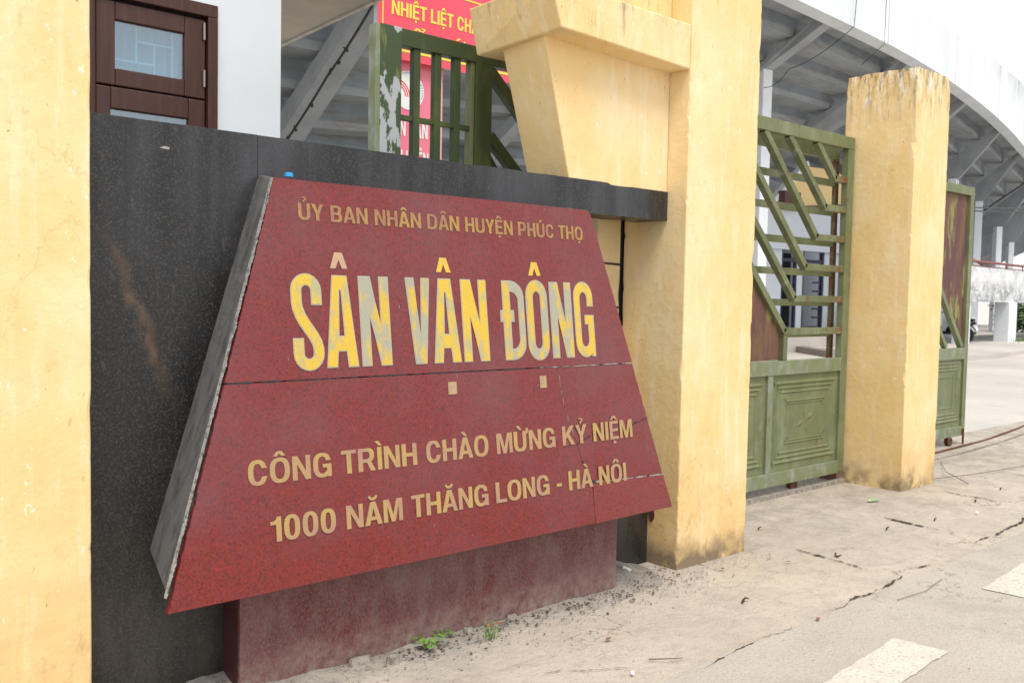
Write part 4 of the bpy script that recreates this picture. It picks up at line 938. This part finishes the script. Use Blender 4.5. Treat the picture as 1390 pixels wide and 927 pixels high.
for i, (f, t, b, h) in enumerate(ST):
    f0 = inner(f, t, .41); t = Vector(t); b = Vector(b)
    a = (Vector((t.x, t.y, 0))-Vector((f0.x, f0.y, 0))).normalized(); c = Vector((-a.y, a.x, 0))*.16
    low_ = [f0+Vector((0, 0, .02)), t, b]
    hi_ = [b+Vector((0, 0, .5)), prof[i][0]+Vector((0, 0, -.03))]
    # beam: polyline below, straight above
    poly = low_+hi_
    wd = c*2 if i not in (2, 7) else c*(3.4 if i == 2 else 1.6)
    build('raker_beam', MB().prism([p-wd/2 for p in poly], wd), M_raker, gs)
    cw = .17
    offs = (0,) if i != 7 else (-.22, .22)
    for of in offs:
        cx = t+Vector((c.x, c.y, 0)).normalized()*of
        e1 = Vector((c.x, c.y, 0)).normalized()*(cw if len(offs) == 1 else .13); e2 = a*.15
        q = [cx-e1, cx+e1, cx+e1+e2*2, cx-e1+e2*2]
        build('column', MB().hexa([Vector((p.x, p.y, -.05)) for p in q]+[Vector((p.x, p.y, t.z+.04)) for p in q]), M_whitecol, gs, bevel=.015)
# rear wall below the seating, follows the curve
mb = MB()
for i, (f, t, b, h) in enumerate(ST):
    if i < 5: continue
    p = Vector(t).lerp(Vector(b), .75)
    mb.v += [Vector((p.x, p.y, -.05)), Vector((p.x, p.y, p.z+.25)), Vector((p.x, p.y+.2, p.z+.25)), Vector((p.x, p.y+.2, -.05))]
n_ = len(ST)-5
for i in range(n_-1):
    for k in range(4): mb.f.append((4*i+k, 4*i+(k+1) % 4, 4*i+4+(k+1) % 4, 4*i+4+k))
build('rear_wall', mb, M_pale, gs)
mb = MB()
for i, (f, t, b, h) in enumerate(ST[:6]):
    p = Vector(b); mb.v += [Vector((p.x, p.y+.05, -.05)), Vector((p.x, p.y+.05, p.z+.6)), Vector((p.x, p.y+.25, p.z+.6)), Vector((p.x, p.y+.25, -.05))]
for i in range(5):
    for k in range(4): mb.f.append((4*i+k, 4*i+(k+1) % 4, 4*i+4+(k+1) % 4, 4*i+4+k))
build('rear_wall', mb, M_pale, gs)

# changing-room front below the seating, seen through the sliding gate
cr0 = thing('changing_room_block', 'yellow gabled room front with dark doors under the grandstand, behind the sliding gate', 'building', (26, 16, 0))
Yw = 15.75
build('gable', MB().prism([(23.8, Yw, 4.18), (28.6, Yw, 4.18), (28.6, Yw, 5.2), (27.6, Yw, 5.55), (25.7, Yw, 5.5)], (0, .2, 0)), M_yelwall, cr0)
build('gable_edge', MB().bar((23.7, Yw-.05, 4.08), (25.75, Yw-.05, 5.58), .16, .2), M_whitecol, cr0)
build('wall_band', MB().box(22.5, 30.5, Yw-.1, Yw+.2, 2.95, 4.179), M_pale, cr0)
build('wall', MB().box(27.1, 30.5, Yw, Yw+.2, .6, 2.949).box(22.5, 24.7, Yw, Yw+.2, .6, 2.949).box(25.55, 25.85, Yw, Yw+.2, .6, 2.949), M_pale, cr0)
build('room_interior', MB().box(24.7, 27.1, Yw+1.2, Yw+1.3, .6, 2.949), M_dark, cr0)
build('door', MB().box(24.72, 24.80, Yw+.02, Yw+.1, .6, 2.94).box(25.47, 25.55, Yw+.02, Yw+.1, .6, 2.94).box(24.8, 25.47, Yw+.02, Yw+.1, 2.6, 2.7), M_doorpaint, cr0)
dd_ = MB().box(25.87, 25.95, Yw+.02, Yw+.1, .6, 2.94).box(27.0, 27.09, Yw+.02, Yw+.1, .6, 2.94).box(25.95, 27.0, Yw+.02, Yw+.1, 2.6, 2.7)
for k in range(6): dd_.box(26.55, 26.98, Yw+.03, Yw+.08, .9+.27*k, .95+.27*k)
build('door', dd_, M_doorpaint, cr0)
build('platform', MB().box(22.5, 30.5, 14.6, Yw+1.2, -.05, .6), M_yard, cr0)
build('stair_flank', MB().prism([(26.2, 14.5, -.02), (28.4, 14.5, -.02), (28.4, 14.5, 1.45), (27.2, 14.5, .95), (26.2, 14.5, .55)], (0, .12, 0)), M_whitecol, cr0)
rl = MB().tube([(26.1, 14.56, 1.0), (27.4, 14.56, 1.58), (28.4, 14.56, 2.0)], .03, 6)
for x, z0, z1 in ((26.3, .55, 1.08), (26.8, .8, 1.3)): rl.tube([(x, 14.56, z0), (x, 14.56, z1)], .02, 6)
build('stair_rail', rl, M_rustbar, cr0)
build('meter_box', MB().box(24.2, 25.05, Yw-.35, Yw-.11, 4.15, 4.62), M_brownbox, cr0, bevel=.01)
build('conduit', MB().tube([(24.9, Yw-.2, 4.2), (26.5, Yw-.2, 4.33), (28.2, Yw-.2, 4.5)], .035, 6), M_wire, cr0)
tag(build('yard_kerb', MB().hexa([(22.4, 12.8, -.02), (22.75, 12.8, -.02), (24.9, 15.3, -.02), (24.4, 15.4, -.02), (22.4, 12.8, .16), (22.75, 12.8, .16), (24.9, 15.3, .16), (24.4, 15.4, .16)]), M_rubble), kind='structure')

# balcony on stout columns at the right
bc = thing('stained_balcony', 'mould stained white concrete balcony with red rail on square columns', 'balcony', (36, 13.4, 0))
build('parapet', MB().prism([(27.0, 12.85, 1.52), (46, 14.3, 1.5), (46, 14.45, 1.5), (27.0, 13.0, 1.52)], (0, 0, 1.16)), M_mould, bc)
build('deck', MB().prism([(27.0, 13.01, 1.55), (46, 14.46, 1.53), (46, 16.3, 1.53), (27.0, 15.0, 1.55)], (0, 0, .2)), M_raker, bc)
for x, y, wx in ((32.0, 13.43, .2), (35.75, 13.56, .7), (41, 14.2, .7)):
    build('column', MB().box(x, x+wx, y-.1, y+.42, -.05, 1.53), M_whitecol, bc, bevel=.02)
rl = MB().tube([(27, 12.95, 2.86), (46, 14.4, 2.86)], .045, 8)
rl.tube([(27, 12.95, 2.72), (46, 14.4, 2.70)], .02, 6)
for i in range(10): x = 28+1.9*i; rl.tube([(x, 12.93+.076*(x-27), 2.6), (x, 12.93+.076*(x-27), 2.86)], .02, 6)
rl.tube([(30, 13.2, 3.25), (33.3, 13.5, 2.78)], .04, 6)
build('rail', rl, mat('red_rail', (.23, .085, .07), .7), bc)
tag(build('walkway', MB().prism([(24.5, 10.4, -.02), (26.6, 10.35, -.02), (32, 11.1, -.02), (60, 15.5, -.02), (60, 30, -.02), (24.5, 22, -.02)], (0, 0, .13)), M_yard), kind='structure')

# ------------------------------------------------------------------ motor scooter parked behind the balcony column
mc = thing('motor_scooter', 'dark motor scooter parked behind a balcony column, only its wheel and tail in view', 'scooter', (32.7, 14.1, .11))
bx, by, bz = 32.7, 13.68, .11
def P(f, z, s=0): return (bx+s, by+f, bz+z)     # f: along the bike, away from the road
for f in (0, 1.22):
    ty = build('tyre', MB().torus(P(f, .28), (1, 0, 0), .225, .055, 30, 10), M_rubber, mc, smooth=True)
    rm_ = MB().tube([P(f, .28, -.06), P(f, .28, .06)], .045, 10)
    for k in range(5): a_ = k*2*math.pi/5; rm_.bar(P(f, .28), P(f+.2*math.cos(a_), .28+.2*math.sin(a_)), .03, .02, (1, 0, 0))
    build('rim', rm_, M_hinge, mc)
def loftbody(sections):
    mb = MB(); n = 10
    for f, z, wy, hz in sections:
        for k in range(n): t = 2*math.pi*k/n; mb.v.append(Vector(P(f, z+hz*math.sin(t), wy*math.cos(t))))
    for i in range(len(sections)-1):
        for k in range(n): mb.f.append((i*n+k, i*n+(k+1) % n, (i+1)*n+(k+1) % n, (i+1)*n+k))
    mb.f += [tuple(range(n-1, -1, -1)), tuple((len(sections)-1)*n+k for k in range(n))]
    return mb
build('rear_body', loftbody([(-.30, .70, .05, .05), (-.12, .66, .12, .11), (.2, .6, .15, .16), (.5, .52, .14, .16), (.62, .42, .10, .1)]), M_bikeblk, mc, smooth=True)
build('seat', loftbody([(-.28, .79, .08, .03), (0, .80, .13, .05), (.35, .76, .13, .05), (.6, .72, .08, .04)]), M_rubber, mc, smooth=True)
build('footboard', loftbody([(.5, .34, .13, .06), (.85, .32, .14, .05), (1.02, .5, .13, .09)]), M_bikeblk, mc, smooth=True)
build('leg_shield', loftbody([(1.0, .35, .14, .08), (1.02, .65, .17, .14), (.95, .92, .1, .1)]), M_bikewht, mc, smooth=True)
build('mudguard', loftbody([(-.33, .44, .06, .02), (-.22, .56, .07, .02), (-.05, .62, .07, .02)]), M_bikeblk, mc, smooth=True)
build('number_plate', MB().hexa([P(-.385, .44, -.1), P(-.38, .44, .1), P(-.375, .44, .1), P(-.38, .44, -.1), P(-.335, .58, -.1), P(-.33, .58, .1), P(-.325, .58, .1), P(-.33, .58, -.1)]), M_bikewht, mc)
build('tail_light', loftbody([(-.33, .68, .06, .035), (-.29, .69, .09, .05)]), M_tail, mc, smooth=True)
build('grab_rail', MB().tube([P(.1, .84, -.12), P(-.25, .86, -.1), P(-.33, .86, 0), P(-.25, .86, .1), P(.1, .84, .12)], .014, 8), M_bikewht, mc)
build('exhaust', MB().tube([P(.4, .25, .17), P(0, .3, .19), P(-.28, .36, .19)], .05, 10), M_hinge, mc)
hbm = MB().tube([P(1.22, .28, 0), P(1.02, .85, 0), P(.95, 1.0, 0)], .03, 8); hbm.tube([P(.85, 1.03, -.33), P(.95, 1.0, -.12), P(.95, 1.0, .12), P(.85, 1.03, .33)], .016, 8)
build('handlebar', hbm, M_bikeblk, mc)

# ------------------------------------------------------------------ bush and grass by the balcony
def leafcloud(c, rx, ry, rz, n, ls, seed):
    rnd = random.Random(seed); mb = MB(); c = Vector(c)
    while len(mb.f) < n:
        d = Vector((rnd.uniform(-1, 1), rnd.uniform(-1, 1), rnd.uniform(-1, 1)))
        if d.length > 1 or d.length < .3: continue
        d *= (.8+.5*noise.noise(d*2.2+Vector((seed, 0, 0))))
        p = c+Vector((d.x*rx, d.y*ry, d.z*rz)); a = Vector((rnd.gauss(0, 1), rnd.gauss(0, 1), rnd.gauss(0, .7))).normalized(); b = a.orthogonal().normalized()*.5
        s = ls*rnd.uniform(.6, 1.3); mb.add([p, p+(a*.5+b)*s*.6, p+a*s, p+(a*.5-b)*s*.6], [(0, 1, 2, 3)])
    return mb
bs = thing('round_bush', 'low dark green rounded bush on the yard beyond the balcony columns at the right edge', 'bush', (47.5, 17.6, .1))
build('foliage', leafcloud((47.5, 17.6, .95), 1.5, 1.2, .95, 1500, .2, 3), M_bush, bs)
stm = MB()
for k in range(6): a_ = k*1.05; stm.tube([(47.5, 17.6, .0), (47.5+.3*math.cos(a_), 17.6+.3*math.sin(a_), .5), (47.5+.8*math.cos(a_), 17.6+.7*math.sin(a_), 1.2)], .03, 5, (1, .7, .3))
build('stem', stm, M_twig, bs)
rnd = random.Random(5); mb = MB()
for i in range(2600):
    t = rnd.random(); x = 34.5+14*t; y = 11.75+.17*(x-33)+rnd.gauss(0, .22)
    if rnd.random() < .35: x = rnd.uniform(36, 44); y = 12.9+.16*(x-33)+rnd.gauss(0, .15)
    h = rnd.uniform(.04, .14); a_ = rnd.uniform(0, 6.28); dx, dy = .012*math.cos(a_), .012*math.sin(a_); l = rnd.uniform(-.06, .06)
    mb.add([(x-dx, y-dy, .1), (x+dx, y+dy, .1), (x+l, y+l, .11+h)], [(0, 1, 2)])
tag(build('grass', mb, M_grass), 'thin strip of short green grass at the foot of the balcony columns', 'grass', kind='stuff')

# ------------------------------------------------------------------ wires
def cable(pts, r, label, sag=0, name='cable', m=M_wire, knots=0):
    P_ = []
    for a, b in zip(pts[:-1], pts[1:]):
        a, b = Vector(a), Vector(b)
        for k in range(14): t = k/14; p = a.lerp(b, t); p.z -= sag*4*t*(1-t); P_.append(p)
    P_.append(Vector(pts[-1])); mb = MB().tube(P_, r, 6)
    if knots:
        rn = random.Random(3)
        for k in range(knots):
            p = P_[rn.randrange(2, len(P_)-2)]; mb.tube([p+Vector((rn.uniform(-.05, .05), 0, rn.uniform(-.06, .06))) for _ in range(4)], r*1.2, 5)
    tag(build(name, mb, m, base=tuple(P_[0])), label, 'cable')
cable([(60, 22, 8.5), (26, 10.2, 3.72), (6.6, 4.05, 2.52)], .012, 'lower of two thin black cables strung past the sheet gate to the right', .0) if 0 else None
cable([(9.35, 4.42, 2.47), (22, 8.1, 3.55), (40, 13.3, 5.1)], .011, 'upper of two thin black cables running right from the sheet gate', .02)
cable([(9.35, 4.45, 2.44), (22, 8.15, 3.48), (40, 13.4, 5.02)], .011, 'lower of two thin black cables running right from the sheet gate', .02)
cable([(20.6, 11.35, 9.6), (20.45, 11.36, 7.75), (20.25, 12.9, 7.0), (20.0, 13.42, 6.6)], .008, 'loose grey cable looping from the white parapet to the first white column', .12)
cable([(22.35, 11.58, 9.5), (22.35, 11.6, 7.75), (22.2, 12.1, 7.3)], .007, 'short grey cable hanging down over the white parapet', .0)
cable([(9.0, 17.3, 4.05), (9.02, 15.3, 5.35), (9.02, 13.6, 6.5), (9.0, 11.7, 7.6)], .022, 'knotted black barbed cable stretched along the slanting grey beam', .05, knots=12)

# ------------------------------------------------------------------ weeds and litter
def blade(mb, p, d, h, wd, bend):
    p = Vector(p); d = Vector(d); c = Vector((-d.y, d.x, 0))*wd; prev = None
    for k in range(5):
        t = k/4; q = p+d*bend*t*t+Vector((0, 0, h*(t-.25*t*t))); ww = c*(1-t*.9)
        mb.v += [q-ww, q+ww]
        if k: n = len(mb.v); mb.f.append((n-4, n-3, n-1, n-2))
gr = MB(); rn = random.Random(2)
for i in range(34):
    a_ = rn.uniform(0, 6.28); blade(gr, (2.625+rn.gauss(0, .022), 3.055+rn.gauss(0, .018), .012), (math.cos(a_), math.sin(a_), 0), rn.uniform(.03, .09), .0022, rn.uniform(.01, .05))
tag(build('grass_tuft', gr, M_leafg, base=(2.625, 3.055, .01)), 'small tuft of green grass blades growing in front of the red pedestal', 'weed')
def weed(x, y, n, seed, label, sc_=1):
    rn = random.Random(seed); w_ = thing('weed_plant', label, 'weed', (x, y, .02)); lf = MB(); st = MB()
    for i in range(n):
        a_ = rn.uniform(0, 6.28); e = rn.uniform(.2, .8); d = Vector((math.cos(a_)*math.cos(e), math.sin(a_)*math.cos(e), math.sin(e))); L = rn.uniform(.02, .06)*sc_
        p = Vector((x, y, .025)); q = p+d*L; st.tube([p, q], .0012, 4)
        c = Vector((-math.sin(a_), math.cos(a_), 0)); s = rn.uniform(.016, .026)*sc_; dn = Vector((math.cos(a_), math.sin(a_), -.2))
        lf.add([q, q+dn*s*.5+c*s*.5, q+dn*s*1.2+c*s*.3, q+dn*s*1.5, q+dn*s*1.2-c*s*.3, q+dn*s*.5-c*s*.5], [(0, 1, 2, 3), (0, 3, 4, 5)])
    build('leaves', lf, M_leafg, w_); build('stem', st, M_leafg, w_)
weed(2.36, 3.145, 16, 3, 'broad leaved green weed farthest left at the foot of the red pedestal', 1.05)
weed(2.46, 3.165, 10, 8, 'smallest leafy weed against the red pedestal, left of the grass tuft', .9)
# crumbs of broken plaster and soil: uncountable
rn = random.Random(11); mb = MB()
def pebble(p, r):
    p = Vector(p); vs = []
    for dx, dy, dz in ((1, 0, 0), (-1, 0, 0), (0, 1, 0), (0, -1, 0), (0, 0, .7), (0, 0, -.5)):
        vs.append(p+Vector((dx*r*rn.uniform(.6, 1.3), dy*r*rn.uniform(.6, 1.3), dz*r*rn.uniform(.6, 1.2))))
    mb.add(vs, [(0, 2, 4), (2, 1, 4), (1, 3, 4), (3, 0, 4), (2, 0, 5), (1, 2, 5), (3, 1, 5), (0, 3, 5)])
def dirt_h(x, y): return max(0, .03*(1-(3.42-y)/.62)) if y > 2.8 else 0
for i in range(900):
    x = rn.uniform(1.6, 4.8); y = 3.19-abs(rn.gauss(0, .16))
    if x > 3.6: y = rn.uniform(2.9, 3.34) if x < 4.05 else 3.19-abs(rn.gauss(0, .12))
    pebble((x, y, dirt_h(x, y)*.5+.004), rn.choice((.002, .003, .003, .004, .005, .007)))
for i in range(900):
    x = rn.uniform(1.8, 9); y = rn.uniform(1.2, 3.9); pebble((x, y, .006), rn.choice((.0015, .002, .002, .003, .004)))
tag(build('grit', mb, M_rubble), 'loose grit and small stones scattered over the dusty pavement', 'grit', kind='stuff')
mb = MB()
for i in range(420):
    x = rn.uniform(2.2, 4.1); y = 3.17-abs(rn.gauss(0, .09)) if x < 3.6 else rn.uniform(2.98, 3.34)
    pebble((x, y, dirt_h(x, y)*.55+.004), rn.choice((.003, .004, .005, .007, .009)))
tag(build('soil_crumbs', mb, M_soil), 'dark crumbs of soil along the foot of the red pedestal', 'soil', kind='stuff')
# broken lumps of render along the pedestal foot
def lump(x, y, r, label):
    mb = MB(); n = 9; top = []; bot = []
    for k in range(n):
        a_ = 2*math.pi*k/n; q = r*(.75+.5*noise.noise((x*9+math.cos(a_), y*9+math.sin(a_), 2)))
        bot.append((x+1.5*q*math.cos(a_), y+.8*q*math.sin(a_), 0)); top.append((x+1.25*q*math.cos(a_), y+.6*q*math.sin(a_), r*.55+.01*noise.noise((k, x, y))+.012))
    mb.add(bot+top, [tuple(range(2*n-1, n-1, -1))]+[(k, (k+1) % n, n+(k+1) % n, n+k) for k in range(n)])
    tag(build('render_lump', mb, M_rubble, base=(x, y, 0)), label, 'rubble', 'lumps of broken render below the sign')
lump(2.16, 3.10, .034, 'flat pale lump of render lying left of the leafy weeds'); lump(2.05, 3.165, .04, 'long pale render lump against the pedestal near the picture bottom')
lump(2.60, 3.165, .03, 'pale render lump behind the grass tuft'); lump(2.86, 3.17, .03, 'pale render lump right of the dry brown leaf by the pedestal')
def dleaf(x, y, s, ang, label, m=M_dry, name='dry_leaf', z=.012):
    mb = MB(); ca, sa = math.cos(ang), math.sin(ang); o = []
    prof_ = [(-1, 0), (-.6, .34), (0, .45), (.6, .28), (1, 0), (.6, -.3), (0, -.42), (-.6, -.36)]
    pts = [(px*s, py*s, s*.28*(py*py*3+.3*px*px)) for px, py in prof_]+[(0, 0, 0)]
    W = [(x+p[0]*ca-p[1]*sa, y+p[0]*sa+p[1]*ca, z+p[2]) for p in pts]
    mb.add(W+[(a, b, c+.0015) for a, b, c in W], [(i, (i+1) % 8, 8) for i in range(8)]+[(9+i, 17, 9+(i+1) % 8) for i in range(8)]+[(i, 9+i, 9+(i+1) % 8, (i+1) % 8) for i in range(8)])
    tag(build(name, mb, m, base=(x, y, z)), label, 'leaf', 'dry leaves fallen on the pavement')
dleaf(2.69, 3.125, .028, .5, 'curled reddish brown dry leaf at the pedestal foot beside the grass tuft', z=.03)
dleaf(2.74, 3.12, .022, 2.2, 'small reddish dry leaf touching the pedestal just right of the curled leaf', z=.03)
dleaf(3.02, 2.72, .02, .2, 'red dry leaf alone on the pavement in front of the pedestal end')
dleaf(3.98, 2.28, .02, .3, 'red dry leaf on the crack above the nearer white road stripe')
dleaf(4.3, 3.05, .016, 1.3, 'tiny brown dry leaf below the broad yellow pillar')
dleaf(3.95, 3.20, .02, .8, 'reddish dry leaf in the dark corner between plinth and yellow pillar', z=.03)
dleaf(4.72, 2.90, .014, 2.1, 'tiny red dry leaf near the left pavement joint')
def pod(x, y, s, ang, label, curl=1.6):
    pts = []; 
    for k in range(9): t = (k/8-.5)*curl; pts.append((x+s*(math.cos(ang)*math.sin(t)*1.0-math.sin(ang)*(math.cos(t)-1)), y+s*(math.sin(ang)*math.sin(t)+math.cos(ang)*(math.cos(t)-1)), .014+.006*math.cos(k)))
    mb = MB().tube(pts, s*.16, 6, (.3, .8, 1, 1.1, 1.1, 1, .9, .7, .3)); tag(build('seed_pod', mb, M_pod, base=(x, y, .01)), label, 'seed pod', 'dark curled seed pods on the pavement')
pod(3.93, 2.66, .035, .3, 'dark curled seed pod on the pavement below the broad pillar, largest of them', 2.4)
pod(5.06, 2.80, .035, 1.0, 'dark upright curled pod beside the left pavement joint', 2.2)
pod(5.93, 2.93, .03, .1, 'dark curled pod left of the middle pavement joint')
pod(6.45, 2.85, .03, .2, 'dark curled pod between the middle pavement joint and the lone pillar')
pod(7.30, 2.93, .03, .4, 'dark curled pod in front of the lone pillar near the far joint')
pod(5.25, 3.45, .028, .1, 'small dark pod in front of the sliding gate')
pod(7.95, 3.0, .03, .2, 'farthest dark pod beside the far pavement joint')
def scrap(x, y, s1, s2, ang, m, name, label, cat, z=.012, tilt=.35):
    ca, sa = math.cos(ang), math.sin(ang); mb = MB(); g = []
    for a_, b_2 in ((-1, -1), (0, -1), (1, -1), (1, 1), (0, 1), (-1, 1)): g.append((x+a_*s1*ca-b_2*s2*sa, y+a_*s1*sa+b_2*s2*ca, z+(s1*tilt if a_ == 0 else 0)+(s2*.5 if b_2 > 0 else 0)))
    mb.add(g+[(p[0], p[1], p[2]+.0012) for p in g], [(5, 4, 1, 0), (4, 3, 2, 1), (6, 7, 10, 11), (7, 8, 9, 10)]+[(i, (i+1) % 6, 6+(i+1) % 6, 6+i) for i in range(6)])
    tag(build(name, mb, m, base=(x, y, z)), label, cat)
scrap(6.68, 3.41, .055, .016, -.25, M_paperg, 'wrapper', 'crumpled green and white sweet wrapper on the pavement left of the lone pillar', 'litter', tilt=.1)
scrap(3.80, 3.30, .012, .022, .4, M_paperw, 'paper_scrap', 'folded white paper scrap in the dirt between pedestal and broad pillar', 'litter', z=.035, tilt=.9)
scrap(2.82, 2.405, .018, .006, .6, M_paperw, 'paper_stub', 'small white paper stub on the pavement near the picture bottom', 'litter')
scrap(6.9, 2.75, .015, .008, .2, M_paperw, 'paper_chip', 'tiny white paper chip between the middle and far pavement joints', 'litter')
def twig(pts, r, label): tag(build('twig', MB().tube([Vector(p) for p in pts], r, 5, [1-.5*i/len(pts) for i in range(len(pts))]), M_twig, base=pts[0]), label, 'twig', 'thin twigs on the ground')
twig([(2.98, 2.46, .012), (3.03, 2.40, .02), (3.10, 2.38, .012)], .003, 'thin twig beside the white paper stub')
twig([(7.6, 3.6, .012), (8.4, 3.35, .03), (9.3, 3.3, .012)], .004, 'long thin twig on the ground right of the lone pillar')
twig([(7.95, 3.25, .012), (8.2, 3.55, .04), (8.9, 3.9, .012)], .0035, 'bent twig leaning by the lone pillar foot')
twig([(4.55, 2.18, .012), (4.8, 2.15, .016), (5.1, 2.2, .012)], .002, 'hair thin twig on the road between the two white stripes')
